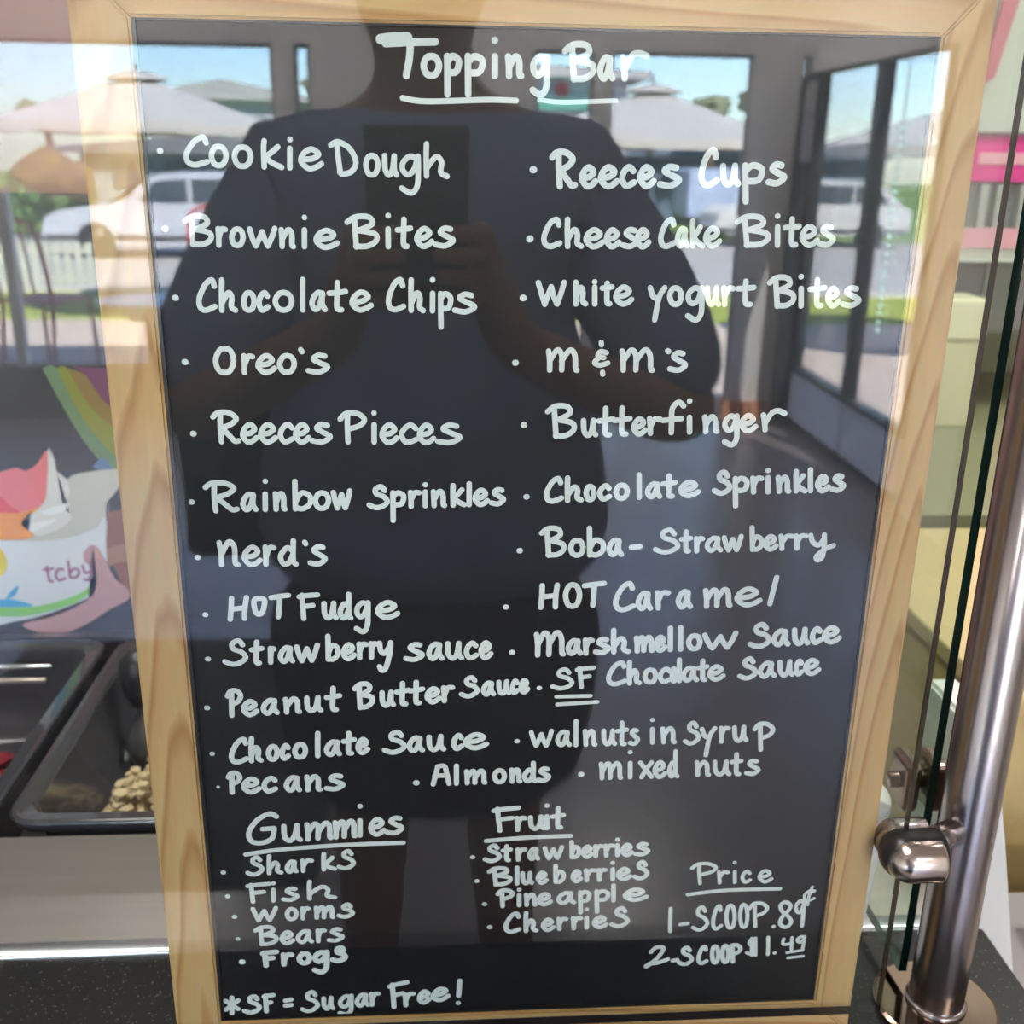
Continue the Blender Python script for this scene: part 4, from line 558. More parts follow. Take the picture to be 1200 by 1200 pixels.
    "2.52:-142.5,102.6 -143.9,104.5 -146.2,103.2 -146,100.8 -143,99.3 -141.7,96.7 -144.1,94.3 -146.8,93.7 -149.4,94.9;2.52:-137.5,105 -137.9,100.7 -138.1,94.2;2.52:-137.9,96.8 -134.9,100.8 -133.3,99.3 -133.7,95.7 -131.8,94.5;2.53:-124.3,100.4 -125.8,101.3 -127.6,99.6 -128.5,96.9 -127.4,94.8 -125.8,96.1 -124.4,100.7;2.53:-124.4,101 -124.6,97.1 -123.7,95;2.53:-120.1,101.6 -119.9,98.4 -120,95.1;2.53:-119.8,98 -117.7,101.4 -115.2,101.5;2.54:-108.6,105.6 -108.9,102.2 -109,95.7;2.54:-104.2,103.1 -106.5,100.7 -108.6,98.9;2.54:-108.4,98.9 -106.3,97.2 -103.2,96;2.55:-94,105.1 -95.5,107.1 -97.8,105.7 -97.5,103.3 -94.5,101.8 -93,99.2 -95.4,96.8 -98.1,96.2 -100.8,97.4;2.51:-162.4,95.5 -162.1,95.5",
    "2.54:-148.2,87 -148,81.6 -147.8,76.1;2.54:-150,86.2 -145.4,86.9 -138.6,87.4;2.54:-147.4,81.7 -141.7,82.3;2.56:-136.5,83.6 -136.9,76.4;2.54:-136.3,87.6 -136.2,87.7;2.56:-124.8,83.6 -127.4,83.9 -129.3,82.3 -126.8,80.7 -124,79 -127.4,76.7 -131.4,77.2;2.56:-116.9,88.1 -117.3,84.3 -117.4,77.1;2.56:-117.2,80 -110.9,84.5 -107.3,82.8 -107.9,78.8 -103.8,77.5;2.54:-161.2,80.1 -160.9,80.1",
    "2.56:-148.2,71.4 -146.6,66.7 -145.5,63.6;2.56:-145.5,63.6 -143.5,67.6 -142.1,70;2.57:-142.1,70 -141,66.5 -139.6,63.8;2.57:-139.6,63.8 -137.5,67.7 -135.8,71.7;2.58:-127.4,70.8 -128.9,70.1 -130,67.4 -129.3,64.7 -127.7,64 -126,64.8 -125,67.5 -125.8,70.1 -127.4,70.8;2.58:-121.5,70.9 -121.5,67.6 -121.6,64.2;2.57:-121.4,67.2 -120,70.6 -118.4,70.7;2.58:-114.2,71.1 -114,67.7 -114.1,64.4;2.58:-114,67.1 -111.5,71.2 -110,69.9 -110.2,64.6;2.58:-110.1,67.2 -107.3,71.3 -105.7,70 -105.7,65.2 -105.3,64.6;2.59:-95.5,71.1 -96.9,72.6 -99.2,71.6 -98.8,69.9 -95.9,68.7 -94.5,66.8 -96.8,65.1 -99.4,64.7 -102,65.6;2.56:-158.5,66.6 -158.1,66.6",
    "2.58:-144.8,58.5 -144.8,53.4 -144.7,47.7;2.58:-147.7,57 -144.2,59.1 -139.3,59 -138.3,56.4 -143.4,54;2.59:-143.4,54 -137.4,52.8 -137,50.2 -140.4,48.1 -144.9,48;2.59:-133.3,51.4 -130.3,51.9 -128.4,53.8 -130.4,55.6 -132.8,53.6 -133.7,50.6 -131.7,48.1 -129.6,48.5 -127.7,50.1;2.6:-118.6,54.8 -120.9,55.8 -123.6,53.9 -124.9,50.9 -123.1,48.5 -120.8,49.9 -118.7,55.2;2.6:-118.7,55.6 -119.1,51.1 -117.5,48.7;2.6:-113.9,56.1 -113.8,52.4 -113.9,48.7;2.6:-113.7,52 -112.1,55.8 -110.2,55.8;2.61:-101.6,56.1 -104.2,56.4 -106.1,54.7 -103.5,53.1 -100.6,51.3 -104.1,49 -108.1,49.4;2.39:-157.6,51.9 -157.3,51.9",
    "3.16:-143.5,42.1 -143.4,37.7 -143.3,33.4;3.16:-144.6,41.4 -141.7,42 -137.2,42.4;3.17:-143,37.9 -139.3,38.4;3.17:-133.4,40.2 -133.3,37 -133.4,33.8;3.17:-133.2,36.7 -131.2,40 -128.9,40.1;3.19:-121.8,40.8 -123.5,40 -124.8,37.4 -123.9,34.9 -122.1,34.3 -120.3,35 -119.2,37.7 -120.1,40.2 -121.8,40.8;3.19:-109.9,40.3 -112.7,41.2 -115.6,39.1 -116,36.5 -114,35 -111.5,36.7 -109.8,40.7;3.2:-109.6,41.3 -109.8,36.2 -110.3,30.6 -112.9,27.7 -116.7,29.3;3.19:-100.4,42.3 -101.7,43.9 -103.8,42.8 -103.6,40.8 -100.8,39.6 -99.5,37.5 -101.6,35.6 -104.1,35.1 -106.5,36.1;3.34:-156.3,36.3 -156,36.3",
    "2.83:-167,9.8 -163.7,6.6 -160.5,3.9;2.83:-160.1,10 -163.7,6.6 -167.4,3.6;2.83:-163.4,12.1 -164.1,1;2.83:-149.5,10.4 -151,12.4 -153.6,11.1 -153.3,8.6 -150.1,7 -148.6,4.3 -151.3,1.8 -154.2,1.3 -157,2.6;2.84:-144.8,12.7 -144.9,7.2 -144.9,1.6;2.83:-145.6,11.9 -143.6,12.5 -140.5,12.9;2.84:-144.6,7.3 -142.1,7.8;2.84:-133.9,8.6 -130.8,9.3;2.85:-134.1,5.1 -130.9,5.5;2.66:-117.1,11.8 -118.7,14.2 -121.3,12.5 -121,9.6 -117.7,7.8 -116.1,4.7 -118.8,1.7 -121.9,0.9 -124.8,2.4;2.68:-112.6,9.4 -112.5,4 -111,1.8 -109.4,4.2 -108.4,9.7;2.67:-108.4,9.7 -108.6,4.3 -107.6,2.2;2.68:-97.5,9.4 -100.1,10.4 -102.9,7.8 -103.3,4.7 -101.4,2.9 -99,5 -97.4,9.8;2.69:-97.1,10.6 -97.3,4.4 -97.8,-0.1 -100.2,-2.3 -103.9,-1.3;2.68:-88.8,10.1 -90.8,11.1 -93,9 -94.1,5.8 -92.6,3.3 -90.7,4.9 -88.9,10.5;2.68:-88.9,10.8 -89.2,6.2 -87.9,3.7;2.68:-85.7,11.5 -85.5,7.6 -85.6,3.7;2.68:-85.5,7.2 -83.8,11.2 -81.9,11.4;2.88:-74,17.4 -73.6,9.5 -73.3,1.6;2.87:-75.5,16 -71.5,17.4 -65.6,18.8;2.88:-73.1,9.8 -68.2,11.2;2.89:-66.9,10.2 -66.7,6.4 -66.6,2.6;2.89:-66.6,6.1 -64.6,10.2 -62.3,10.6;2.89:-58.5,7.4 -55.7,8.2 -54,10.4 -56,12 -58.1,9.7 -58.8,6.5 -56.9,4.2 -54.9,4.9 -53.2,6.7;2.9:-50.6,8.6 -46.4,9.7 -43.8,12 -46.8,13.4 -50,11 -51.1,7.8 -48.1,5.6 -45.1,6.4 -42.6,8.4;2.91:-36,18.6 -36.6,8.1;2.92:-36.9,2.9 -36.8,2.9",
    "2.75:-15.9,131 -15.2,124.2 -14.4,117.4;2.74:-17.8,129.9 -12.6,130.8 -4.8,131.5;2.75:-14.5,124.4 -8,125.2;2.76:-5.4,125.1 -5,121.4 -4.9,117.7;2.75:-4.9,121 -3.2,124.8 -1,124.9;2.77:1.9,125.3 2.4,120.2 4.6,118.1 6.7,120.4 7.6,125.6;2.77:7.6,125.6 7.7,120.4 9.2,118.4;2.77:10.7,125.7 10.9,118.3;2.75:10.6,132.4 10.6,132.5;2.77:16.6,130.7 16.6,125.2 16.8,119.3 18.4,118.6;2.76:13.8,125.4 16.7,125.8 19.6,126.3;2.59:-21.7,111.2 1.4,112.7 24,113.1",
    "2.59:-15.7,106.3 -17.2,108.1 -19.6,106.9 -19.2,104.7 -16,103.3 -14.4,100.9 -16.7,98.8 -19.5,98.3 -22.3,99.5;2.6:-10.6,107.5 -10.6,104.4 -10.5,99.2 -9.4,98.5;2.59:-12.6,104.7 -10.5,104.9 -8.5,105.3;2.6:-4.6,105.2 -4.3,101.9 -4.2,98.6;2.6:-4.2,101.6 -2.6,104.9 -0.6,105;2.61:5.6,104.5 4.1,105.4 2.5,103.7 1.8,101.1 3.1,98.9 4.4,100.2 5.5,104.8;2.61:5.5,105.1 5.5,101.2 6.5,99;2.61:10.1,105.6 11.3,101.6 12.6,99;2.61:12.6,99 13.9,102.4 14.8,104.7;2.61:14.8,104.7 15.8,101.7 17.1,99.1;2.61:17.1,99.1 18.4,102.5 19.4,106.1;2.61:24.6,109.2 24.8,105.9 25.1,99.3;2.62:25,102.3 26.4,105.9 28.5,104.7 28.7,101.4 26.8,99.4 25.1,100.1;2.62:31.4,102.4 33.7,102.8 35.1,104.5 33.4,106.1 31.7,104.4 31.2,101.8 32.9,99.5 34.6,99.9 35.9,101.2;2.63:37.7,106.2 38,102.9 38.2,99.6;2.62:38.1,102.6 39.5,105.9 41.3,106;2.63:43.3,106.3 43.7,103.1 43.9,99.8;2.63:43.8,102.7 45.3,106.1 47.4,106.1;2.64:49.7,106.5 50.1,99.9;2.62:49.6,109.9 49.6,110;2.63:53,102.9 55.5,103.3 57,105 55.1,106.6 53.3,104.9 52.8,102.3 54.7,100 56.5,100.4 57.9,101.7;2.64:65.6,106.5 63.1,106.8 61.4,105.3 64,103.9 66.9,102.3 63.8,100.2 59.9,100.6;2.4:-29.2,101.1 -28.8,101.1",
    "2.61:-17.1,92.7 -16.7,88 -16.2,82.7;2.61:-19.9,91.3 -16.5,93.3 -11.5,93.1 -10.4,90.8 -15.4,88.6;2.62:-15.4,88.6 -9.2,87.4 -8.6,85 -12,83.1 -16.4,83;2.62:-4.8,93.5 -4.7,89.7 -4.6,83;2.63:-1.7,89.7 -1.3,85.1 0.3,83.1 1.8,85.1 2.4,89.8;2.63:2.4,89.8 2.5,85.2 3.6,83.3;2.63:7.1,86.3 9.4,86.7 10.8,88.4 9.1,90 7.4,88.3 6.9,85.6 8.6,83.3 10.2,83.7 11.6,85;2.63:16.3,94.1 16.4,90.2 16.7,83.5;2.64:16.6,86.5 18.2,90.2 20.6,88.9 20.7,85.6 18.7,83.5 16.7,84.3;2.64:26.3,86.7 28.4,87.1 29.6,88.8 28.1,90.4 26.6,88.7 26.1,86 27.7,83.7 29.2,84.1 30.4,85.5;2.65:33.1,90.6 33.6,87.2 33.8,83.9;2.64:33.7,86.9 35.6,90.3 38.2,90.4;2.65:40.2,90.7 40.5,87.4 40.8,84;2.65:40.6,87.1 42,90.4 43.9,90.5;2.66:47.9,90.9 48.2,84.2;2.64:47.7,95 47.7,95;2.65:51.5,87.3 54.7,87.7 56.6,89.4 54.3,91.1 51.8,89.3 51.2,86.6 53.6,84.3 55.9,84.7 57.8,86.1;2.66:65.9,93.1 64.3,95.1 62.3,93.8 62.8,91.5 65.7,89.9 67.2,87.3 65.2,85 62.8,84.5 60.2,85.8;2.42:-26.8,85.6 -26.4,85.6",
    "2.64:-12.7,77.8 -12.6,73.5 -12.3,68.4;2.64:-15,76.5 -13.1,78.6 -9.5,78.7 -7.1,76.7 -8.6,74.4 -12.5,73;2.65:-3.3,75.5 -3.2,68.7;2.63:-3.3,79 -3.3,79;2.65:0.5,75.6 0.9,72.2 1,68.8;2.65:1,71.8 3.3,75.6 4.9,74 5.2,69.6 5.8,68.9;2.65:8,72 11.3,72.4 13.2,74.2 10.9,75.8 8.4,74.1 7.7,71.3 10,69 12.3,69.4 14.3,70.8;2.66:25.4,75.2 22.7,76.1 19.8,74.4 18.6,71.6 20.8,69.4 23.3,70.7 25.2,75.5;2.66:25.2,75.9 25.2,71.8 27.2,69.6;2.67:30.5,76.3 30.8,70.9 31.2,62.7;2.67:30.6,74.3 32.9,76.4 35.5,74.8 34.6,71 31,70.6;2.67:39.6,76.6 39.9,71.1 40.4,62.9;2.67:39.8,74.5 42.6,76.6 46,75 44.8,71.3 40.2,70.8;2.67:48.8,80.2 49,76.8 49.3,70;2.68:56.2,73.3 62.2,73.7 65.6,75.5 61.4,77.1 56.9,75.3 55.7,72.6 60,70.3 64.1,70.7 67.6,72.2;2.45:-22.5,70.3 -22.1,70.2",
    "2.66:-3.4,60.9 -4.6,63.3 -7.6,61.4 -10.2,55.9 -9.7,52.2 -7.1,51.1 -2.9,52.7;2.67:0.8,63.4 0.7,58.2 1,51.3;2.67:0.9,54.1 3.4,58.3 5,56.6 4.9,52.8 6.7,51.5;2.68:10.7,54.7 13.6,55.2 15.2,56.9 13.2,58.6 11.1,56.8 10.5,54 12.5,51.7 14.5,52.1 16.2,53.5;2.68:19,58.8 19.4,55.3 19.6,51.9;2.68:19.5,55 21.1,58.5 23.2,58.5;2.69:27.1,59 27.5,55.6 27.7,52.1;2.68:27.6,55.2 29.2,58.7 31.4,58.8;2.7:34.7,59.2 35,52.3;2.68:34.5,64.7 34.5,64.7;2.69:39.5,55.6 42.8,56 44.8,57.8 42.4,59.4 39.9,57.6 39.2,54.8 41.6,52.5 44,52.9 45.9,54.3;2.7:56.2,62.6 54.3,64.9 51.6,63.4 52.2,60.7 55.9,59 57.9,56 55.3,53.4 52.1,52.8 48.9,54.2;2.66:-19.5,54.7 -19.1,54.7",
    "2.23:96,91.6 96.4,86.2 97.3,79.8;2.23:92.1,90 95.3,92.6 101.2,92.6 105.4,90.1 103,87.2 96.7,85.6;2.24:107.3,87 107.9,83.4 108.3,79.8;2.23:108,83.1 109.8,86.6 112.4,86.6;2.24:116.3,87 116.9,79.8;2.23:115.8,92.9 115.8,93;2.24:124.8,85.6 123.2,87 121.4,85.3 121,82.4 122.7,79.9 125.4,81.2;2.25:131,83.1 134.3,83.5 136.1,85.3 133.6,87.1 131.2,85.3 130.7,82.4 133.3,79.9 135.6,80.3 137.4,81.7;2.33:90.9,72.6 112,74.7 143,74.8",
    "2.33:81.8,63.4 82.1,55.7 82.5,47.9;2.34:88,52.4 92.2,53;2.34:101.6,61 99.7,63.9 97.5,62 98.1,58.6 101.5,56.4 103.4,52.6 101.2,49.2 98.4,48.5 95.4,50.3;2.35:110.3,61.3 109.4,64.4 107.7,62 106.6,55 107.2,50.3 108.9,48.8 111.4,50.9;2.36:115.7,64.6 114.4,63 114,56.8 115.3,50.6 117,49.1 118.4,50.7 118.7,57 117.3,63.1 115.7,64.6;2.36:123.2,64.9 122.1,63.3 121.8,57.1 123.1,50.9 124.6,49.4 125.8,51 126,57.2 124.7,63.4 123.2,64.9;2.36:129.6,63.9 130.2,57.4 131.2,49.6;2.36:126.7,61.9 129,65.1 133.5,65.2 136.8,62.3 135.1,58.7 130.4,56.6;2.37:141.8,49.1 141.8,49.1;2.38:149.3,64.1 146.8,65.7 144.4,63.5 145.7,59.6 149.8,55.5 151.6,51.7 148.9,48.5 145.3,50.9 146.1,55.7 149.1,59.8 150.1,63.3 148.2,65.6;2.37:157.9,64.6 155.6,66.2 153.3,62.6 154.5,58.8 156.6,58.9 157.9,64.6;2.37:157.7,65.9 158.1,57.7 158.2,48.9;1.77:163.1,72.6 160.3,72.9 157.6,70.2 158.3,66.7 160.7,66.4 163.2,67.8;1.77:161.4,75.4 160.1,69.3 160,63.3;1.77:160.3,70.5 162.1,72.5",
    "2.56:72.4,33.9 75.5,37.2 79.4,36.4 77.1,30.9 72.3,25.5 69.8,23.9 72.2,26.1 76.1,26.3 82.4,28.7;2.57:85.3,27.5 87.9,27.9;2.57:94.7,34.2 93.1,36.3 90.9,35 91.5,32.4 94.6,30.7 96.3,27.9 94.2,25.4 91.6,24.9 88.8,26.3;2.57:104,34.3 103.1,36.6 101.4,34.9 100.2,29.7 100.7,26.2 102.4,25.1 104.8,26.6;2.59:109.1,36.7 108.1,35.6 107.8,31 108.8,26.3 110,25.2 111.1,26.4 111.4,31 110.4,35.6 109.1,36.7;2.59:115,36.9 114,35.7 113.7,31.1 114.7,26.4 116,25.3 117,26.5 117.3,31.1 116.3,35.7 115,36.9;2.58:119.2,36.1 119.6,31.2 120.3,25.4;2.58:117.4,34.6 118.8,36.9 121.8,37 123.9,34.7 122.8,32.1 119.8,30.6;2.19:131.6,39.7 129.4,40.2 128.8,37.8 131.1,35.5 131.6,32.6 130,30.7 127.8,31.6;2.19:129.9,41.4 131,29.6;2.19:132,41.5 133.1,29.6;2.19:139.4,41.7 139.9,35.8 140.3,29.8;2.2:144.1,30.6 144.1,30.6;2:148.5,40.3 148.6,36.5 153.7,37.1;2:153.3,41.1 153.4,36.9 153.8,32.6;2:160.6,40.9 158.6,41.6 156.5,39.7 157.4,37.9 159.2,38 160.6,40.9;2:160.5,41.5 160.5,37.5 160.2,33.2;1.8:151.3,30.6 160.6,32;1.81:152.2,26.9 161.1,27.8",
]
# ------------------------------------------------------------------ printed poster behind the pans
PCOL = {'sw_lime': (0.160, 0.250, 0.130), 'sw_yellow': (0.252, 0.270, 0.036), 'sw_orange': (0.270, 0.168, 0.042), 'sw_magenta': (0.192, 0.054, 0.132), 'sw_blue': (0.128, 0.224, 0.400),
        'skin_brown': (0.28, 0.10, 0.055), 'skin_tan': (0.40, 0.20, 0.12), 'cup_white': (0.74, 0.77, 0.82), 'yog_grey': (0.60, 0.59, 0.54), 'yog_white': (0.74, 0.73, 0.70),
        'yog_light': (0.86, 0.88, 0.87), 'top_pink': (0.80, 0.18, 0.18), 'top_red': (0.78, 0.06, 0.05), 'top_orange': (0.88, 0.30, 0.01), 'green': (0.28, 0.66, 0.16),
        'leaf_blue': (0.07, 0.42, 0.72), 'yellow': (0.80, 0.60, 0.0), 'skin_pink': (0.60, 0.34, 0.34)}
PY = 0.572
t = thing('yogurt_poster', 'dark poster with a printed hand holding a frozen yogurt cup, left of the board', 'poster', (-0.5, PY, CT))
nbox('poster_panel', mat('poster_ink', (0.035, 0.031, 0.038), 0.45), t, -0.85, -0.30, PY, PY + 0.004, CT - 0.002, 0.42)
def parse(s): return [tuple(float(v) / 1000 for v in p.split(',')) for p in s.split()]
for i, (nm, mk, s) in enumerate(POSTER_PRINT):
    P = parse(s)
    P = catmull(P + [P[0]], 5)[:-1]
    bm = bmesh.new(); prism(bm, P, PY - 0.0003 - 0.00005 * i, PY)
    link(nm, bm, mat('print_' + mk, PCOL[mk], 0.45), t)
bm = bmesh.new()
for s in POSTER_WORD.split(';'): ribbon(bm, catmull(parse(s), 5), 0.0026, PY - 0.0013)
link('printed_word', bm, mat('print_plum', (0.42, 0.14, 0.28), 0.5), t)

# ------------------------------------------------------------------ chalkboard menu
bd = thing('menu_board', 'black chalkboard in a pine frame with the handwritten topping menu', 'menu board', (0, 0.009, CT))
XL, XR, XLi, XRi = -0.1945, 0.1922, -0.1700, 0.1700
ZB, ZT, ZBi, ZTi = -0.0235, 0.5365, -0.0026, 0.5126
PV = [pine('pine_left', 'z', (0.168, 0.004, 0.002), 0.09, 56), pine('pine_right', 'z', (-0.200, 0.008, -0.010), 0.085, 70), pine('pine_top', 'x', (0.02, 0.03, -0.515), 0.05, 60), pine('pine_bottom', 'x', (0.01, 0.03, 0.03), 0.05, 60)]
def rail(poly, m):
    bm = bmesh.new()
    a = [bm.verts.new((x, 0.0, z)) for x, z in poly]; b = [bm.verts.new((x, 0.018, z)) for x, z in poly]
    bm.faces.new(a); bm.faces.new(b[::-1])
    for k in range(4): bm.faces.new((a[k], a[(k + 1) % 4], b[(k + 1) % 4], b[k]))
    bmesh.ops.bevel(bm, geom=[e for e in bm.edges if all(abs(v.co.y) < 1e-6 for v in e.verts)], offset=0.0012, segments=2, affect='EDGES')
    return link('frame_rail', bm, m, bd)
g = 0.00015
rail([(XL, ZB), (XLi, ZBi + g), (XLi, ZTi - g), (XL, ZT)], PV[0])
rail([(XR, ZB), (XR, ZT), (XRi, ZTi - g), (XRi, ZBi + g)], PV[1])
rail([(XL + g, ZT), (XLi + g, ZTi), (XRi - g, ZTi), (XR - g, ZT)], PV[2])
rail([(XL + g, ZB), (XR - g, ZB), (XRi - g, ZBi), (XLi + g, ZBi)], PV[3])
nbox('board_panel', BOARD, bd, XLi - 0.004, XRi + 0.004, 0.0035, 0.0075, ZBi - 0.004, ZTi + 0.004)
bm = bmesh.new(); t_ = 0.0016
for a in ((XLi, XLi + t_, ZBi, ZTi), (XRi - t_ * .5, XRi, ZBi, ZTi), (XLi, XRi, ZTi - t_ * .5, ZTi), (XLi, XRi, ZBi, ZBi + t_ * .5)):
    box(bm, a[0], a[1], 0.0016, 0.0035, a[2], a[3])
link('shadow_bead', bm, BLACK, bd)  # black strips standing in for the shadow gap along the frame's inner edge
for item in LETTERING:
    bm = bmesh.new()
    for k, s in enumerate(item.split(';')):
        wd, pts = s.split(':')
        ribbon(bm, catmull(parse(pts), 7), float(wd) / 1000, 0.0035 - 0.00001 * k)
    link('handwritten_line', bm, INK, bd)

# ------------------------------------------------------------------ glass guard, post and clamps
GLASS = glass('guard_glass', GUARD_REFL, (0.985, 0.995, 0.985))
bm = bmesh.new()
box(bm, -1.9, 0.2045, -0.0105, -0.0045, -0.002, 0.72)
for f in bm.faces:
    if abs(f.normal.y) < 0.5: f.material_index = 1
gp = link('glass_guard', bm, [GLASS, EDGE_DARK])
tag(gp, 'clear front glass sneeze guard mirroring the street, in front of the chalkboard', 'glass guard')
bm = bmesh.new()
box(bm, 0.2335, 0.2385, 0.030, 0.60, -0.010, 0.72)
for f in bm.faces:
    if abs(f.normal.x) < 0.5: f.material_index = 1
sp = link('glass_side_guard', bm, [glass('side_glass', 0.045, (0.90, 0.97, 0.92)), EDGE_GREEN])
tag(sp, 'clear side glass panel with dark green edge, left of the steel post', 'glass guard')
PX, PYY, PR = 0.2515, 0.015, 0.0157
post = thing('guard_post', 'round brushed steel post holding the glass at right', 'post', (PX, PYY, CT))
bm = bmesh.new(); lathe(bm, [(PR, CT + 0.007), (PR, 0.74), (0, 0.74)], (PX, PYY, 0), 48); link('post_tube', bm, STEEL, post, True)
bm = bmesh.new(); lathe(bm, [(0.036, CT), (0.036, CT + 0.003), (0.034, CT + 0.0042), (PR + 0.002, CT + 0.0048)], (PX, PYY, 0), 64); link('base_flange', bm, mat('polished_flange', (0.24, 0.18, 0.14), 0.12, 1.0), post)
bm = bmesh.new(); lathe(bm, [(PR + 0.002, CT + 0.0045), (PR + 0.002, CT + 0.0065), (PR + 0.0012, CT + 0.0075), (PR - .001, CT + 0.0075)], (PX, PYY, 0), 48); link('base_collar', bm, STEEL, post, True)
def capsule(bm, a, b, r, seg=28, flat_end=True):
    a, b = Vector(a), Vector(b); d = (a - b).normalized()
    pts = [b + d * 0.0, a]; rad = [r, r]
    for k in range(1, 7):
        q = k / 6 * math.pi / 2
        pts.append(a + d * (r * math.sin(q))); rad.append(max(r * math.cos(q), 0.0004))
    # the same round end on the other side, flatter
    pre = []; prr = []
    for k in range(4, 0, -1):
        q = k / 4 * math.pi / 2
        pre.append(b - d * (r * 0.25 * math.sin(q))); prr.append(max(r * math.cos(q) * 0.4 + r * 0.6 * (1 - (k / 4) ** 4), 0.0004))
    tube(bm, pre + pts, prr + rad, seg)
cl = thing('glass_clamp', 'rounded brushed steel clamp gripping the front glass, near the post foot', 'clamp', (0.212, -0.008, 0.105))
CZ = 0.1075
bm = bmesh.new(); capsule(bm, (0.2035, -0.0175, CZ), (0.2190, -0.0175, CZ), 0.0122); link('clamp_front', bm, mat('clamp_steel', (0.62, 0.54, 0.50), 0.2, 1.0), cl, True)
bm = bmesh.new(); capsule(bm, (0.2035, 0.0005, CZ), (0.2190, 0.0005, CZ), 0.0118); link('clamp_back', bm, STEEL, cl, True)
bm = bmesh.new(); capsule(bm, (0.2030, -0.0125, CZ), (0.2215, -0.0125, CZ), 0.0134); link('clamp_gasket', bm, BLACK, cl, True)
ntube('clamp_neck', STEEL, cl, [(0.2185, -0.004, CZ), (0.240, 0.006, CZ)], 0.0075, 20)
c2 = thing('side_clamp', 'small brown steel clamp holding the side glass behind the post', 'clamp', (0.236, 0.055, 0.12))
CL2 = mat('clamp_bronze', (0.24, 0.18, 0.14), 0.3, 1.0)
nbox('clamp_jaw', CL2, c2, 0.224, 0.2333, 0.036, 0.062, 0.098, 0.130, bev=0.004, seg=3, smooth=False)
nbox('clamp_jaw', CL2, c2, 0.2387, 0.250, 0.036, 0.062, 0.098, 0.130, bev=0.004, seg=3, smooth=False)
ntube('clamp_screw', CL2, c2, [(0.219, 0.049, 0.114), (0.256, 0.049, 0.114)], 0.005, 16)

# white ribbed cup stack behind the right edge of the board
bm = bmesh.new()
cxr, cyr = 0.196, 0.075
prof = [(0.0, CT), (0.024, CT), (0.026, CT + 0.004)]
for k in range(26):
    z = CT + 0.006 + k * 0.0042; r = 0.027 + k * 0.00028
    prof += [(r, z), (r + 0.0016, z + 0.0012), (r + 0.0014, z + 0.0026), (r, z + 0.0034)]
prof += [(0.030, z + 0.006), (0.0, z + 0.006)]
lathe(bm, prof, (cxr, cyr, 0), 40)
tag(link('paper_cup_stack', bm, WHITE, None, True), 'white ribbed stack of paper cups standing behind the right frame rail', 'cups')
# ------------------------------------------------------------------ behind the counter, seen right of the board
bc = thing('back_counter', 'cream back counter with grey rail edge, seen right of the board', 'counter', (1.2, 1.3, FZ))
nbox('counter_body', CREAM, bc, 0.10, 2.3, 0.92, 1.90, FZ, -0.075)
nbox('counter_top', OLIVE, bc, 0.08, 2.3, 0.90, 1.92, -0.045, -0.012, bev=0.003)
nbox('counter_rail', mat('rail_grey', (0.40, 0.41, 0.36), 0.4), bc, 0.08, 2.3, 0.892, 0.905, -0.075, -0.045)
struct('wall_backsplash', mat('olive_splash', (0.24, 0.235, 0.14), 0.5), 0.10, 2.3, 1.925, 1.949, -0.012, 0.20)
bx = thing('cream_box', 'cream lidded box on the back counter under the grey machine', 'box', (0.93, 1.42, -0.012))
nbox('box_body', mat('box_cream', (0.66, 0.58, 0.38), 0.5), bx, 0.84, 0.938, 1.40, 1.49, -0.012, 0.150, bev=0.004)
nbox('box_lid', mat('box_cream_light', (0.76, 0.70, 0.50), 0.5), bx, 0.835, 0.943, 1.395, 1.495, 0.150, 0.225, bev=0.006)
sh = thing('wall_shelf', 'white shelf with a pale pink front strip below the pink sign', 'shelf', (1.4, 1.6, 0.30))
nbox('shelf_board', WHITE, sh, 0.75, 2.3, 1.46, 1.94, 0.285, 0.310)
nbox('shelf_strip', PINKPALE, sh, 0.75, 2.3, 1.45, 1.462, 0.310, 0.345)
gm = thing('drink_machine', 'grey drink machine standing on the white shelf under the pink sign', 'machine', (1.05, 1.6, 0.31))
nbox('machine_body', MIDGREY, gm, 0.84, 1.30, 1.52, 1.85, 0.31, 0.425, bev=0.005)
for x in (0.945, 0.975, 1.02, 1.08): nbox('machine_nozzle', mat('nozzle_grey', (0.52, 0.53, 0.52), 0.35, 0.4), gm, x, x + 0.014, 1.50, 1.52, 0.325, 0.42)
dk = thing('dark_dispenser', 'dark grey dispenser hanging under the white shelf', 'dispenser', (1.0, 1.6, 0.20))
nbox('dispenser_body', DARKGREY, dk, 0.84, 0.985, 1.51, 1.80, 0.10, 0.285, bev=0.006)
nbox('dispenser_handle', STEEL_LIP, dk, 0.968, 0.975, 1.488, 1.50, 0.19, 0.225)
nbox('dispenser_side', MIDGREY, dk, 0.985, 1.10, 1.56, 1.80, 0.14, 0.285, bev=0.004)
ps = thing('pink_menu_sign', 'pink wall sign above the grey drink machine', 'sign', (1.4, 1.93, 0.46))
nbox('sign_panel', PINK, ps, 0.80, 2.3, 1.50, 1.53, 0.425, 0.505)
for k in range(7): nbox('sign_bar', PINKPALE, ps, 0.93 + k * 0.19, 1.03 + k * 0.19, 1.4975, 1.50, 0.455, 0.475)
nbox('sign_cap', mat('sign_cap', (0.20, 0.08, 0.13), 0.5), ps, 0.80, 2.3, 1.495, 1.535, 0.503, 0.510)
BAN = mat('banner_pink', (0.46, 0.12, 0.18), 0.6)
sg = thing('pink_wall_banner', 'slanted pink banner strip on the pale wall near the top right corner', 'banner', (0.94, 1.93, 0.7))
bm = bmesh.new(); prism(bm, [(0.905, 0.585), (0.930, 0.600), (0.952, 0.71), (0.99, 0.95), (0.955, 0.95), (0.925, 0.71)], 1.485, 1.495); link('banner_strip', bm, BAN, sg)
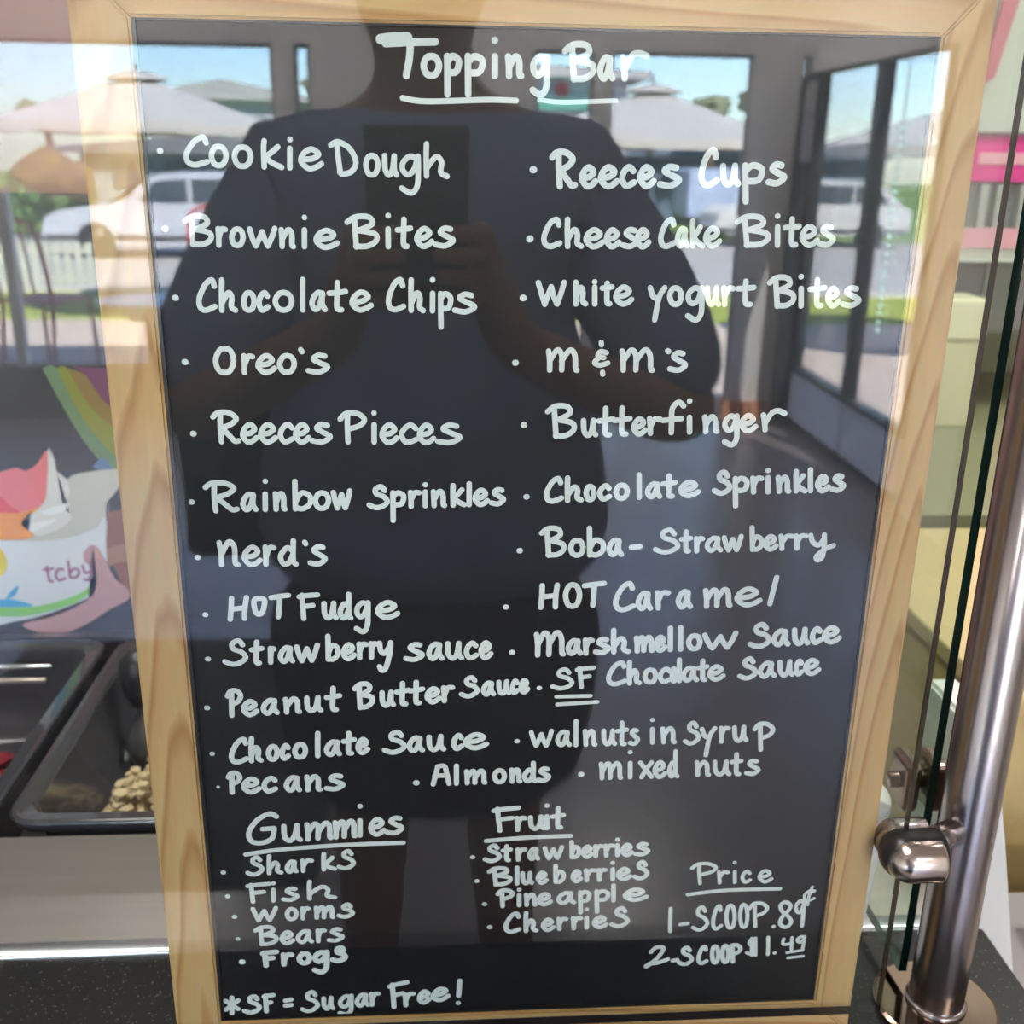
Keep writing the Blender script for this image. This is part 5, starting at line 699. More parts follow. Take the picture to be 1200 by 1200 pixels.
nbox('banner_backing', WALL_GREY, sg, 0.60, 2.4, 1.505, 1.52, 0.51, CEIL)

# counter return to the right of the post
struct('trim_8', mat('tan_floor', (0.50, 0.38, 0.20), 0.6, noise=0.3, nscale=12), 0.36, 2.0, -0.25, 0.885, FZ, FZ + 0.04)
rc = thing('side_cabinet', 'tan side cabinet to the right of the steel post', 'cabinet', (0.9, 0.55, FZ))
nbox('cabinet_body', mat('cabinet_tan', (0.62, 0.47, 0.22), 0.6), rc, 0.47, 1.3, 0.36, 0.80, FZ + 0.04, -0.02, bev=0.004)
nbox('cabinet_top', mat('cabinet_top', (0.62, 0.47, 0.25), 0.5), rc, 0.46, 1.31, 0.35, 0.81, -0.02, 0.0, bev=0.003)
wb = thing('paper_bag', 'white paper bag standing beyond the counter end, right of the post', 'bag', (0.40, 0.20, -0.13))
bm = bmesh.new()
for zz, w_, d_ in ((-0.145, .022, .05), (-0.04, .018, .045), (0.085, .012, .01)):
    pass
a = [bm.verts.new((0.372 + sx * .026, 0.20 + sy * .045, -0.15)) for sx, sy in ((-1, -1), (1, -1), (1, 1), (-1, 1))]
b = [bm.verts.new((0.352 + sx * .022, 0.20 + sy * .035, -0.02)) for sx, sy in ((-1, -1), (1, -1), (1, 1), (-1, 1))]
c = [bm.verts.new((0.338 + sx * .012, 0.20 + sy * .03, 0.085)) for sx, sy in ((-1, -1), (1, -1), (1, 1), (-1, 1))]
bm.faces.new(a[::-1]); bm.faces.new(c)
for A, B in ((a, b), (b, c)):
    for k in range(4): bm.faces.new((A[k], A[(k + 1) % 4], B[(k + 1) % 4], B[k]))
bmesh.ops.bevel(bm, geom=list(bm.edges), offset=0.003, segments=2, affect='EDGES')
link('bag_paper', bm, WHITE, wb)
lg = thing('side_ledge', 'low grey ledge below the counter end, right of the post', 'ledge', (0.5, 0.2, -0.15))
nbox('ledge_top', mat('ledge_grey', (0.33, 0.30, 0.31), 0.5), lg, 0.33, 0.9, 0.02, 0.275, -0.18, -0.152, bev=0.002)
nbox('ledge_support', mat('ledge_brown', (0.30, 0.20, 0.11), 0.6), lg, 0.33, 0.9, 0.04, 0.27, FZ, -0.18)
gb = thing('grey_bin', 'grey box on the ledge at the right picture edge', 'box', (0.45, 0.2, -0.152))
nbox('bin_body', mat('bin_grey', (0.42, 0.38, 0.38), 0.5), gb, 0.450, 0.60, 0.10, 0.235, -0.152, -0.125, bev=0.004)
nbox('bin_rim', mat('bin_rim', (0.30, 0.28, 0.29), 0.5), gb, 0.446, 0.604, 0.096, 0.239, -0.125, -0.117, bev=0.002)

# ------------------------------------------------------------------ louvred vents and a light strip on the glazed side wall
LOUV = mat('louvre_blue', (0.74, 0.82, 0.96), 0.4)
FX = SX
for k, (ya, yb, lb) in enumerate(((-5.10, -4.345, 'pale louvred vent panel under the side window nearest the corner column'), (-4.315, -3.65, 'pale louvred vent panel under the side window nearest the board'))):
    t = thing('louvred_vent', lb, 'vent', (SX, (ya + yb) / 2, FZ), group='louvred vents under the side windows')
    bm = bmesh.new()
    pr = [(SX + 0.03, FZ + 0.07)]
    for q in range(9):
        z0 = FZ + 0.07 + q * 0.024
        pr += [(SX + 0.022, z0 + 0.001), (SX + 0.001, z0 + 0.003), (SX + 0.001, z0 + 0.012), (SX + 0.022, z0 + 0.023)]
    pr += [(SX + 0.03, FZ + 0.29)]
    A = [bm.verts.new((x, ya + .012, z)) for x, z in pr]; B = [bm.verts.new((x, yb - .012, z)) for x, z in pr]
    for i in range(len(pr)): bm.faces.new((A[i], A[(i + 1) % len(pr)], B[(i + 1) % len(pr)], B[i]))
    bm.faces.new(A); bm.faces.new(B[::-1])
    link('louvres', bm, LOUV, t)
    bm = bmesh.new()
    for a in ((ya, ya + .012, FZ + .05, FZ + .30), (yb - .012, yb, FZ + .05, FZ + .30), (ya, yb, FZ + .29, FZ + .30), (ya, yb, FZ + .05, FZ + .07)):
        box(bm, SX, SX + 0.03, a[0], a[1], a[2], a[3])
    link('vent_frame', bm, LOUV, t)
ls = thing('light_strip', 'mint white strip of small lights hanging in the side window nearest the board', 'light strip', (SX, -4.05, 0.85))
bm = bmesh.new(); tube(bm, [(SX + .008, -4.055, 0.85), (SX + .008, -4.055, -0.27)], 0.003, 6); link('strip_wire', bm, WHITE, ls)
LED = mat('led_mint', (0.65, 0.95, 0.88), 0.4, emit=9.0)
for k in range(30):
    z = 0.80 - k * 0.036
    nbox('light_bead', LED, ls, SX + 0.003, SX + 0.013, -4.064, -4.046, z - 0.010, z + 0.006, bev=0.002)
BLKM = FRAME_B
# tall narrow black stand with a grey plate, behind the freezer
pt = thing('poster_stand', 'narrow black stand with rounded top and pale plate, between the column and the side window', 'sign stand', (1.80, -5.12, FZ))
bm = bmesh.new()
pl = [(1.735, FZ + 0.02)] + [(1.80 - 0.055 + 0.04 - 0.04 * math.cos(a), 0.80 + 0.04 * math.sin(a)) for a in [math.radians(t) for t in range(0, 91, 15)]] + [(1.826, 0.84), (1.826, FZ + 0.02)]
prism(bm, pl, -5.14, -5.115); link('stand_panel', bm, BLKM, pt)
bm = bmesh.new(); prism(bm, [(1.768, 0.44), (1.768, 0.79), (1.775, 0.812), (1.79, 0.82), (1.822, 0.82), (1.822, 0.44)], -5.115, -5.111); link('stand_plate', bm, mat('plate_grey', (0.50, 0.47, 0.50), 0.5), pt)
bm = bmesh.new(); ribbon(bm, catmull([(1.788, 0.56), (1.788, 0.68)], 4), 0.008, -5.1105); ribbon(bm, catmull([(1.788, 0.68), (1.806, 0.675), (1.808, 0.645), (1.788, 0.63)], 5), 0.008, -5.1105)
link('stand_letter', bm, mat('letter_grey', (0.2, 0.2, 0.2), 0.5), pt)
nbox('stand_foot', BLKM, pt, 1.70, 1.826, -5.20, -5.05, FZ, FZ + 0.02)

# ------------------------------------------------------------------ the street outside
PAVE = mat('pale_paving', (0.62, 0.52, 0.47), 0.85, noise=0.5, nscale=4)
GRASS = mat('dry_grass', (0.34, 0.38, 0.06), 0.95, noise=0.6, nscale=14, noise_color=(0.16, 0.26, 0.04))
ROAD = mat('road_grey', (0.42, 0.41, 0.41), 0.9, noise=0.3, nscale=3)
LAWN = mat('far_lawn', (0.16, 0.27, 0.05), 0.95, noise=0.6, nscale=2)
struct('ground_patio', PAVE, -14, 14, -8.9, WY - 0.1, FZ - 0.35, FZ - 0.03)
struct('ground_kerb', mat('kerb', (0.72, 0.68, 0.60), 0.8), -14, 14, -11.25, -10.95, FZ - 0.7, FZ - 0.02)
def slab(name, m, y0, y1, z0, z1, x=60):
    bm = bmesh.new()
    t = [bm.verts.new(p) for p in ((-x, y0, z0), (x, y0, z0), (x, y1, z1), (-x, y1, z1))]
    u = [bm.verts.new(v.co - Vector((0, 0, .4))) for v in t]
    bm.faces.new(t); bm.faces.new(u[::-1])
    for k in range(4): bm.faces.new((t[k], t[(k + 1) % 4], u[(k + 1) % 4], u[k]))
    return tag(link(name, bm, m), kind='structure')
slab('ground_grass', GRASS, -11.0, -8.9, FZ - 0.06, FZ - 0.03, 20)
slab('ground_verge', LAWN, -14.5, -11.2, -1.35, FZ - 0.1, 30)
slab('ground_road', ROAD, -27, -14.5, -1.6, -1.35)
slab('ground_far', LAWN, -90, -27, -1.6, -1.6, 110)

UMB = mat('umbrella_canvas', (0.80, 0.76, 0.70), 0.85)
POLE = mat('dark_pole', (0.03, 0.03, 0.03), 0.5)
def umbrella(cx_, cy2, zt, ze, R, label):
    t = thing('patio_umbrella', label, 'umbrella', (cx_, cy2, FZ - 0.03), group='white patio umbrellas')
    bm = bmesh.new(); N = 8; M = 6
    rings = []
    for q in range(M + 1):
        f = 0.13 + 0.87 * q / M
        ring = []
        for k in range(N * 4):
            a = 2 * math.pi * (k + 2) / (N * 4); kk = (k % 4) / 4
            rr = R * f * (1 - 0.055 * math.sin(math.pi * kk) * 1.0)
            z = zt - 0.035 - (zt - 0.035 - ze) * f - 0.02 * math.sin(math.pi * kk) * f
            ring.append(bm.verts.new((cx_ + rr * math.cos(a), cy2 + rr * math.sin(a), z)))
        rings.append(ring)
    val = [bm.verts.new(v.co + Vector((0, 0, -0.075))) for v in rings[-1]]
    rings.append(val)
    for A, B in zip(rings, rings[1:]):
        for k in range(len(A)): bm.faces.new((A[k], A[(k + 1) % len(A)], B[(k + 1) % len(A)], B[k]))
    link('canopy', bm, UMB, t)
    bm = bmesh.new(); lathe(bm, [(0.0, zt), (R * .06, zt - 0.008), (R * .14, zt - 0.028), (R * .22, zt - 0.065), (R * .21, zt - 0.075)], (cx_, cy2, 0), 16); link('top_vent', bm, UMB, t, True)
    bm = bmesh.new(); lathe(bm, [(0.012, zt), (0.012, zt + 0.05), (0, zt + 0.05)], (cx_, cy2, 0), 8); link('finial', bm, POLE, t)
    bm = bmesh.new(); lathe(bm, [(0.022, FZ), (0.022, zt - 0.01)], (cx_, cy2, 0), 12); link('pole', bm, POLE, t, True)
    bm = bmesh.new()
    for k in range(8):
        a = 2 * math.pi * (k + .5) / 8
        tube(bm, [(cx_, cy2, zt - 0.14), (cx_ + R * .97 * math.cos(a), cy2 + R * .97 * math.sin(a), ze - 0.01)], 0.009, 6)
        tube(bm, [(cx_, cy2, ze - 0.12), (cx_ + R * .5 * math.cos(a), cy2 + R * .5 * math.sin(a), ze + (zt - ze) * .42)], 0.009, 6)
    link('ribs', bm, mat('rib_grey', (0.35, 0.34, 0.33), 0.5), t, True)
    bm = bmesh.new(); lathe(bm, [(0, FZ - 0.03), (0.24, FZ - 0.03), (0.25, FZ + 0.02), (0.06, FZ + 0.05), (0.04, FZ + 0.12), (0.024, FZ + 0.12)], (cx_, cy2, 0), 24); link('base', bm, POLE, t, True)
umbrella(-2.50, -9.0, 1.04, 0.64, 1.14, 'white patio umbrella at left of the reflection, its pole beside the red chair')
umbrella(1.72, -9.0, 1.02, 0.59, 1.14, 'white patio umbrella seen right of the photographer, before the column')
umbrella(3.85, -7.3, 0.93, 0.56, 1.15, 'white patio umbrella seen through the side windows at the right frame rail')

RED = mat('red_metal', (0.46, 0.05, 0.07), 0.45)
def chair(cx_, cy2, rz, label):
    t = thing('patio_chair', label, 'chair', (cx_, cy2, FZ - 0.03), rz, group='red metal patio chairs')
    M = Matrix.Translation((cx_, cy2, FZ - 0.03)) @ Matrix.Rotation(rz, 4, 'Z')
    T = lambda P: [M @ Vector(p) for p in P]
    for sx in (-1, 1):
        ntube('leg', RED, t, T([(sx * .20, -.20, 0), (sx * .19, -.18, .45)]), 0.013, 8)
        ntube('leg', RED, t, T([(sx * .20, .24, 0), (sx * .19, .18, .45)]), 0.013, 8)
    bm = bmesh.new()
    tube(bm, T(catmull([(-.19, .18, .45), (-.2, .23, .75), (-.16, .26, .93), (0, .27, .98), (.16, .26, .93), (.2, .23, .75), (.19, .18, .45)], 5)), 0.014, 8)
    for x in (-.08, .0, .08): tube(bm, T([(x, .19, .46), (x, .265, .95)]), 0.007, 6)
    link('backrest', bm, RED, t, True)
    bm = bmesh.new()
    vs0 = T([(-.2, -.2, .45), (.2, -.2, .45), (.2, .2, .45), (-.2, .2, .45)]); vs1 = T([(-.2, -.2, .468), (.2, -.2, .468), (.2, .2, .468), (-.2, .2, .468)])
    A = [bm.verts.new(p) for p in vs0]; B = [bm.verts.new(p) for p in vs1]
    bm.faces.new(A[::-1]); bm.faces.new(B)
    for k in range(4): bm.faces.new((A[k], A[(k + 1) % 4], B[(k + 1) % 4], B[k]))
    link('seat', bm, RED, t)
chair(-2.62, -6.75, 0.35, 'red metal patio chair nearest the left window, left of the table')
chair(-1.75, -8.1, 2.8, 'red metal patio chair on the far side of the pale table')
def ptable(cx_, cy2, h, R, label):
    t = thing('patio_table', label, 'table', (cx_, cy2, FZ - 0.03), group='round patio tables')
    bm = bmesh.new(); lathe(bm, [(0, h - .02), (R, h - .02), (R + .008, h - .01), (R, h), (0, h)], (cx_, cy2, 0), 32); link('table_top', bm, mat('table_pale', (0.66, 0.72, 0.80), 0.3), t)
    bm = bmesh.new(); lathe(bm, [(0.03, FZ), (0.03, h - .02)], (cx_, cy2, 0), 16); link('table_leg', bm, POLE, t, True)
    bm = bmesh.new(); lathe(bm, [(0, FZ - .03), (0.22, FZ - .03), (0.2, FZ), (0.03, FZ + .03)], (cx_, cy2, 0), 24); link('table_foot', bm, POLE, t, True)
ptable(-1.93, -6.6, -0.47, 0.30, 'pale round patio table outside the left window')
ptable(1.55, -7.6, -0.42, 0.34, 'pale round patio table under the umbrella right of the photographer')

# picket fence
FEN = mat('fence_white', (0.74, 0.72, 0.64), 0.7)
ft = thing('picket_fence', 'pale picket fence across the verge behind the patio', 'fence', (-4.8, -12.0, -1.1))
for z in (-0.98, -0.68): nbox('fence_rail', FEN, ft, -9.5, -3.95, -12.03, -12.0, z, z + 0.05)
for k in range(46):
    x = -9.4 + k * 0.12
    nbox('picket', FEN, ft, x, x + 0.07, -11.998, -11.975, -1.12, -0.56)

def car(x0, y0, z0, L, m, label, name='parked_car'):
    """side view along x; y0 is the near side"""
    t = thing(name, label, 'car', (x0 + L / 2, y0 - 0.9, z0))
    prof = [(0.0, .45), (0.02, .75), (.06, .86), (.22, .95), (.30, 1.10), (.37, 1.42), (.42, 1.50), (.70, 1.52), (.86, 1.40), (.95, 1.0), (1.0, .9), (1.0, .40), (.92, .30), (.08, .30)]
    bm = bmesh.new(); prism(bm, [(x0 + a * L, z0 + b) for a, b in prof], y0 - 1.75, y0)
    link('body', bm, m, t)
    wnd = [[(.335, 1.02), (.395, 1.38), (.50, 1.42), (.50, 1.02)], [(.515, 1.02), (.515, 1.42), (.69, 1.42), (.69, 1.02)], [(.705, 1.02), (.705, 1.42), (.82, 1.35), (.88, 1.02)]]
    for w_ in wnd:
        bm = bmesh.new(); prism(bm, [(x0 + a * L, z0 + b) for a, b in w_], y0, y0 + 0.012); link('side_window', bm, mat('car_glass', (0.06, 0.08, 0.11), 0.08), t)
    for a in (.18, .80):
        bm = bmesh.new()
        tube(bm, [(x0 + a * L, y0 - .16, z0 + .33), (x0 + a * L, y0 + .03, z0 + .33)], .33, 24); link('wheel', bm, BLACK, t, True)
    nbox('side_trim', mat('trim_dark', (0.10, 0.10, 0.11), 0.5), t, x0 + .02 * L, x0 + .98 * L, y0, y0 + .015, z0 + .36, z0 + .46)
    return t
car(-7.1, -19.4, -1.5, 5.2, mat('car_silver', (0.62, 0.64, 0.72), 0.3), 'silver car parked across the road at left of the reflection')
car(6.2, -24.5, -1.58, 4.6, mat('car_white', (0.75, 0.74, 0.72), 0.3), 'white car parked across the road, right of the blue truck')

def house(name, x0, x1, y0, y1, zb, zw, zr, mw, mr, label, wins=()):
    t = thing(name, label, 'building', ((x0 + x1) / 2, (y0 + y1) / 2, zb))
    nbox('wall', mw, t, x0, x1, y0, y1, zb, zw)
    xm = (x0 + x1) / 2
    bm = bmesh.new(); prism(bm, [(x0 - .5, zw), (xm, zr), (x1 + .5, zw), (x1 + .5, zw - .15), (x0 - .5, zw - .15)], y0 - .4, y1 + .4); link('roof', bm, mr, t)
    for a, b, c, d in wins:
        f = nbox('window', mat('house_glass', (0.08, 0.10, 0.13), 0.1), t, a, b, y1, y1 + .05, c, d)
    return t
ROOFG = mat('roof_grey', (0.42, 0.42, 0.45), 0.8); NAVY = mat('navy_wall', (0.10, 0.15, 0.24), 0.7); GREYW = mat('greyblue_wall', (0.26, 0.30, 0.36), 0.8)
house('house', -11.5, -5.6, -50, -45, -1.6, 2.35, 2.95, mat('pale_siding', (0.50, 0.52, 0.58), 0.8), ROOFG, 'grey roofed house showing past the left umbrella', [(-9.5, -8.7, .6, 1.6), (-7.6, -6.8, .6, 1.6)])
house('low_building', -9.6, -3.2, -34, -30, -1.6, 0.42, 0.75, GREYW, mat('roof_dark', (0.16, 0.17, 0.20), 0.8), 'low grey building behind the silver car', [(-8.8, -8.0, -.6, 0.1), (-7.4, -6.6, -.6, 0.1), (-6.0, -5.2, -.6, 0.1)])
house('navy_building', 4.2, 13, -38, -33, -1.6, 0.55, 0.80, NAVY, NAVY, 'dark blue flat building behind the right umbrella')
house('pale_building', 0.6, 4.3, -32, -26, -1.6, 2.25, 2.35, mat('lilac_wall', (0.58, 0.52, 0.58), 0.8), ROOFG, 'pale building with a red badge, just right of the photographer')
bm = bmesh.new(); tube(bm, [(2.75, -25.995, 1.85), (2.75, -25.93, 1.85)], 0.16, 20); tag(link('red_badge', bm, mat('badge_red', (0.6, 0.03, 0.05), 0.5), None), 'round red badge on the pale building', 'sign')
nbox_ = nbox('green_awning', mat('awning_green', (0.10, 0.36, 0.28), 0.7), None, 2.2, 3.6, -25.995, -25.2, 1.38, 1.60); tag(nbox_, 'green awning on the pale building below the red badge', 'awning')
tk = thing('box_truck', 'light blue box truck parked across the road, right of the photographer', 'truck', (7.3, -27, -1.6))
nbox('cargo_box', mat('truck_blue', (0.46, 0.56, 0.76), 0.5), tk, 6.15, 8.5, -29.2, -27.2, -1.05, 0.12, bev=0.04)
nbox('cab', mat('truck_white', (0.66, 0.70, 0.80), 0.4), tk, 8.55, 9.9, -29.1, -27.3, -1.1, -0.25, bev=0.12)
for x in (6.7, 8.0, 9.3):
    bm = bmesh.new(); tube(bm, [(x, -27.5, -1.25), (x, -27.15, -1.25)], .33, 20); link('wheel', bm, BLACK, tk, True)
nbox('chassis', BLACK, tk, 6.2, 9.8, -29.0, -27.4, -1.25, -1.05)

LEAF = mat('leaf_green', (0.08, 0.17, 0.055), 0.8, noise=0.8, nscale=3, noise_color=(0.12, 0.22, 0.05))
LEAF2 = mat('leaf_olive', (0.20, 0.24, 0.15), 0.8, noise=0.8, nscale=3, noise_color=(0.2, 0.22, 0.1))
BARK = mat('bark', (0.14, 0.09, 0.06), 0.9)
def tree(cx_, cy2, zb, zc, R, label, m=LEAF, n=14, flat=0.6, group='trees across the road'):
    t = thing('tree', label, 'tree', (cx_, cy2, zb), group=group)
    ntube('trunk', BARK, t, [(cx_, cy2, zb), (cx_ + .1, cy2, (zb + zc) / 2), (cx_, cy2, zc)], [0.16, 0.12, 0.08], 8)
    bm = bmesh.new()
    for _ in range(n):
        a = random.uniform(0, 6.28); q = R * .7 * math.sqrt(random.random())
        blob(bm, (cx_ + q * math.cos(a), cy2 + q * math.sin(a), zc + random.uniform(-.5, .5) * R * flat), R * random.uniform(.3, .5), 2, 0.3, (1, 1, flat))
    link('crown', bm, m, t)
tree(7.6, -31.5, -1.6, 1.75, 0.62, 'small round tree on the skyline, left of two beside the column', LEAF2)
tree(9.3, -31.5, -1.6, 1.85, 0.80, 'larger round tree on the skyline nearest the column', LEAF2)
tree(-10.4, -30, -1.6, 1.25, 0.65, 'tree on the skyline above the left edge of the left umbrella', LEAF2)
tree(-4.6, -46, -1.6, 2.7, 0.9, 'tree beside the grey roofed house', LEAF2)
for x, y, zc, R, lb in ((-15.0, -26, -.2, 1.5, 'green bush at the left end of the hedge'), (-12.0, -26.5, -.35, 1.4, 'green bush second from the left in the hedge'), (-9.3, -26, -.6, 1.1, 'low green bush nearest the silver car hood')):
    tree(x, y, -1.6, zc, R, lb, LEAF, 18, 0.8, 'bushes across the road')
bm = bmesh.new()
blob(bm, (-8.3, -23.5, -.1), .55, 2, .2, (1.3, .8, .8)); blob(bm, (-7.7, -23.5, -.25), .4, 2, .2)
tag(link('flowering_shrub', bm, mat('shrub_rust', (0.17, 0.10, 0.06), 0.9, noise=.6, nscale=4, noise_color=(.30, .26, .05))), 'rust and yellow shrub under the left umbrella edge', 'shrub')

mt = nbox('floor_mat', mat('mat_black', (0.02, 0.019, 0.021), 0.9, noise=0.4, nscale=200), None, -1.25, -0.30, -2.45, -1.32, FZ, FZ + 0.008, bev=0.003)  # thin black sheet added to darken the floor at the reflection's lower left
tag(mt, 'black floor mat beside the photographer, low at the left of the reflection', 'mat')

# ------------------------------------------------------------------ the photographer and the phone
SKIN = mat('skin', (0.36, 0.20, 0.14), 0.55, noise=0.15, nscale=30)
SHIRT = mat('navy_cotton', SHIRT_COL, 0.9, noise=0.3, nscale=60)
TROUS = mat('dark_trousers', (0.018, 0.018, 0.022), 0.9, noise=0.3, nscale=60)
HAIR = mat('dark_hair', (0.02, 0.014, 0.011), 0.55)
bx0, by0 = -0.055, -0.98
EYE_Y = .139
N = {'pelvis': (bx0, by0, -0.02, .155, .115), 'waist': (bx0, by0 + .01, .12, .15, .11), 'chest': (bx0, by0 + .02, .30, .165, .12), 'upper': (bx0, by0 + .02, .42, .13, .09),
     'neck': (bx0 - .01, by0 + .035, .525, .052, .052), 'jaw': (bx0 - .01, by0 + .085, .605, .056, .070), 'skull': (bx0 - .01, by0 + .065, .70, .078, .096), 'crown': (bx0 - .01, by0 + .05, .775, .055, .065),
     'brow': (bx0 - .01, by0 + .128, .700, .030, .020), 'nose': (bx0 - .01, by0 + .168, .662, .0085, .0085), 'earl': (bx0 - .092, by0 + .06, .675, .014, .022), 'earr': (bx0 + .072, by0 + .06, .675, .014, .022),
     'shl': (bx0 - .175, by0 + .02, .425, .07, .07), 'ell': (bx0 - .325, by0 + .10, .13, .047, .047), 'wrl': (-.150, -.610, .285, .029, .029), 'pal': (-.128, -.545, .335, .03, .02),
     'shr': (bx0 + .175, by0 + .02, .425, .07, .07), 'elr': (bx0 + .345, by0 + .08, .12, .047, .047), 'wrr': (.030, -.615, .275, .029, .029), 'par': (.006, -.550, .330, .03, .02),
     'hil': (bx0 - .10, by0, -.10, .105, .105), 'knl': (bx0 - .10, by0 + .02, -.46, .068, .068), 'anl': (bx0 - .11, by0, -.84, .042, .042), 'tol': (bx0 - .13, by0 + .15, -.893, .036, .028),
     'hir': (bx0 + .10, by0, -.10, .105, .105), 'knr': (bx0 + .10, by0 + .02, -.46, .068, .068), 'anr': (bx0 + .11, by0, -.84, .042, .042), 'tor': (bx0 + .13, by0 + .15, -.893, .036, .028)}
E_ = [('pelvis', 'waist'), ('waist', 'chest'), ('chest', 'upper'), ('upper', 'neck'), ('neck', 'jaw'), ('jaw', 'skull'), ('skull', 'crown'), ('skull', 'brow'), ('brow', 'nose'), ('skull', 'earl'), ('skull', 'earr'),
      ('upper', 'shl'), ('shl', 'ell'), ('ell', 'wrl'), ('wrl', 'pal'), ('upper', 'shr'), ('shr', 'elr'), ('elr', 'wrr'), ('wrr', 'par'),
      ('pelvis', 'hil'), ('hil', 'knl'), ('knl', 'anl'), ('anl', 'tol'), ('pelvis', 'hir'), ('hir', 'knr'), ('knr', 'anr'), ('anr', 'tor')]
# fingers wrap the phone's long sides and rest on its back (the side turned to the glass)
ph_up = Vector((0.0055, 0.3203, 0.9473)); ph_x = Vector((0.9979, -0.0627, 0.0155)); ph_n = Vector((0.0644, 0.9452, -0.32))
PC = CAM_C + ph_x * (-0.020) - ph_up * 0.066 - ph_n * 0.012        # middle of the phone body
for s, nm, palm in ((-1, 'l', 'pal'), (1, 'r', 'par')):
    for k, ln in enumerate((0.036, 0.042, 0.040, 0.032)):
        base = PC + ph_x * (s * 0.058) + ph_up * (-0.012 - k * 0.021) - ph_n * 0.012
        mid = PC + ph_x * (s * 0.053) + ph_up * (-0.008 - k * 0.021) + ph_n * 0.0155
        tip = PC + ph_x * (s * (0.053 - ln)) + ph_up * (-0.004 - k * 0.021) + ph_n * 0.0160
        for q, p in (('a', base), ('b', mid), ('c', tip)):
            N['f%s%d%s' % (nm, k, q)] = (*p, .0088 if q != 'c' else .0072, .0088 if q != 'c' else .0072)
        E_ += [(palm, 'f%s%da' % (nm, k)), ('f%s%da' % (nm, k), 'f%s%db' % (nm, k)), ('f%s%db' % (nm, k), 'f%s%dc' % (nm, k))]
    tb = PC + ph_x * (s * 0.052) - ph_up * 0.05 - ph_n * 0.022
    tt = PC + ph_x * (s * 0.034) - ph_up * 0.012 - ph_n * 0.016
    N['t%sa' % nm] = (*tb, .0105, .0105); N['t%sb' % nm] = (*tt, .0088, .0088)
    E_ += [(palm, 't%sa' % nm), ('t%sa' % nm, 't%sb' % nm)]
person = skin('person', N, E_, SKIN, None, 2)
tag(person, 'person in dark blue shirt and black skirt holding up a phone, mirrored in the glass', 'person')
S = {'hem': (bx0, by0, -.16, .275, .165), 'belly': (bx0, by0 + .01, .0, .275, .16), 'waist': (bx0, by0 + .01, .14, .24, .15), 'chest': (bx0, by0 + .02, .30, .20, .14), 'upper': (bx0, by0 + .02, .43, .155, .10), 'collar': (bx0 - .005, by0 + .03, .505, .082, .076),
     'shl': (bx0 - .175, by0 + .02, .425, .092, .092), 'sll': (bx0 - .26, by0 + .06, .265, .085, .085), 'ell': (bx0 - .322, by0 + .10, .14, .072, .072),
     'shr': (bx0 + .175, by0 + .02, .425, .092, .092), 'slr': (bx0 + .285, by0 + .05, .255, .088, .088), 'elr': (bx0 + .342, by0 + .08, .13, .076, .076)}
skin('shirt', S, [('hem', 'belly'), ('belly', 'waist'), ('waist', 'chest'), ('chest', 'upper'), ('upper', 'collar'), ('upper', 'shl'), ('shl', 'sll'), ('sll', 'ell'), ('upper', 'shr'), ('shr', 'slr'), ('slr', 'elr')], SHIRT, person, 2)
T_ = {'top': (bx0, by0, -.08, .25, .15), 'hip': (bx0, by0, -.22, .275, .165), 'mid': (bx0, by0, -.38, .255, .16), 'hem': (bx0, by0, -.50, .235, .155)}
skin('skirt', T_, [('top', 'hip'), ('hip', 'mid'), ('mid', 'hem')], TROUS, person, 2)
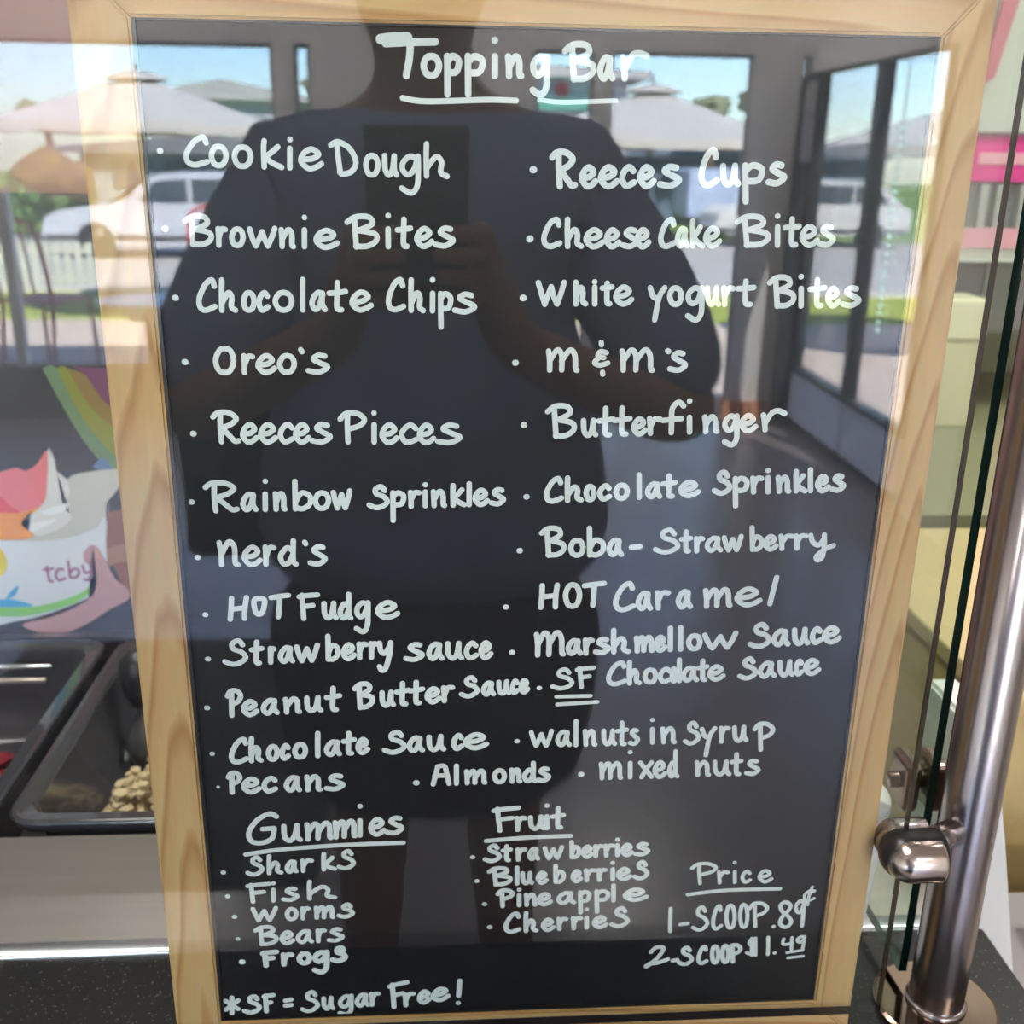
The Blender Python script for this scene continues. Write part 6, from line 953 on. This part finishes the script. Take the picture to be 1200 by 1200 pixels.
for s in (-1, 1):
    skin('shoe', {'heel': (bx0 + s * .11, by0 - .03, -.870, .046, .046), 'mid': (bx0 + s * .12, by0 + .07, -.880, .044, .04), 'toe': (bx0 + s * .132, by0 + .17, -.888, .040, .030)}, [('heel', 'mid'), ('mid', 'toe')], BLACK, person, 2)
    bm = bmesh.new(); blob(bm, (bx0 - .01 + s * .031, by0 + EYE_Y, .688), .0125, 2, 0, (1.05, .8, .62)); e_ = link('eye', bm, mat('eye_white', (0.7, 0.7, 0.68), 0.2), person, True)
    bm = bmesh.new(); blob(bm, (bx0 - .01 + s * .031, by0 + EYE_Y + .0065, .688), .0058, 2, 0, (1, .7, 1)); link('iris', bm, mat('iris_brown', (0.03, 0.015, 0.008), 0.2), e_, True)
ntube('mouth', mat('lip', (0.30, 0.09, 0.08), 0.5), person, catmull([(bx0 - .036, by0 + .1395, .614), (bx0 - .01, by0 + .149, .612), (bx0 + .016, by0 + .1395, .614)], 5), .0045, 8)
skin('hair', {'back': (bx0 - .01, by0 - .005, .60, .085, .06), 'top': (bx0 - .01, by0 + .035, .755, .105, .108), 'front': (bx0 - .01, by0 + .095, .795, .082, .055)}, [('back', 'top'), ('top', 'front')], HAIR, person, 2)

bag = thing('shoulder_bag', 'black shoulder bag hanging at the photographer\'s side, left in the reflection', 'bag', (-.345, -1.14, -.15))
BAGM = mat('bag_black', (.02, .021, .028), .6)
nbox('bag_body', BAGM, bag, -.455, -.255, -1.29, -1.155, -.165, .20, bev=.02, seg=3)
ntube('bag_strap', BAGM, bag, catmull([(-.36, -1.26, .19), (-.33, -1.24, .34), (-.26, -1.13, .45), (-.24, -1.09, .475), (-.25, -1.11, .45), (-.32, -1.17, .34), (-.36, -1.18, .19)], 6), .009, 8)

ph = thing('phone', 'dark phone held up by the photographer, mirrored at the top of the board', 'phone', tuple(PC))
PM = Matrix(((ph_x.x, ph_n.x, ph_up.x, PC.x), (ph_x.y, ph_n.y, ph_up.y, PC.y), (ph_x.z, ph_n.z, ph_up.z, PC.z), (0, 0, 0, 1)))
def local(name, m, a, bev):
    bm = bmesh.new(); box(bm, *a, bev=bev, seg=3)
    bmesh.ops.transform(bm, matrix=PM, verts=bm.verts)
    return link(name, bm, m, ph)
local('phone_body', mat('phone_case', (0.045, 0.05, 0.06), 0.35), (-.045, .045, -.004, .0045, -.084, .084), .0035)
local('phone_screen', mat('phone_glass', (0.02, 0.02, 0.025), 0.08), (-.042, .042, -.0052, -.0042, -.080, .080), .0003)
local('camera_bump', mat('phone_bump', (0.02, 0.02, 0.022), 0.2), (-.002, .040, .0045, .0065, .046, .078), .0008)
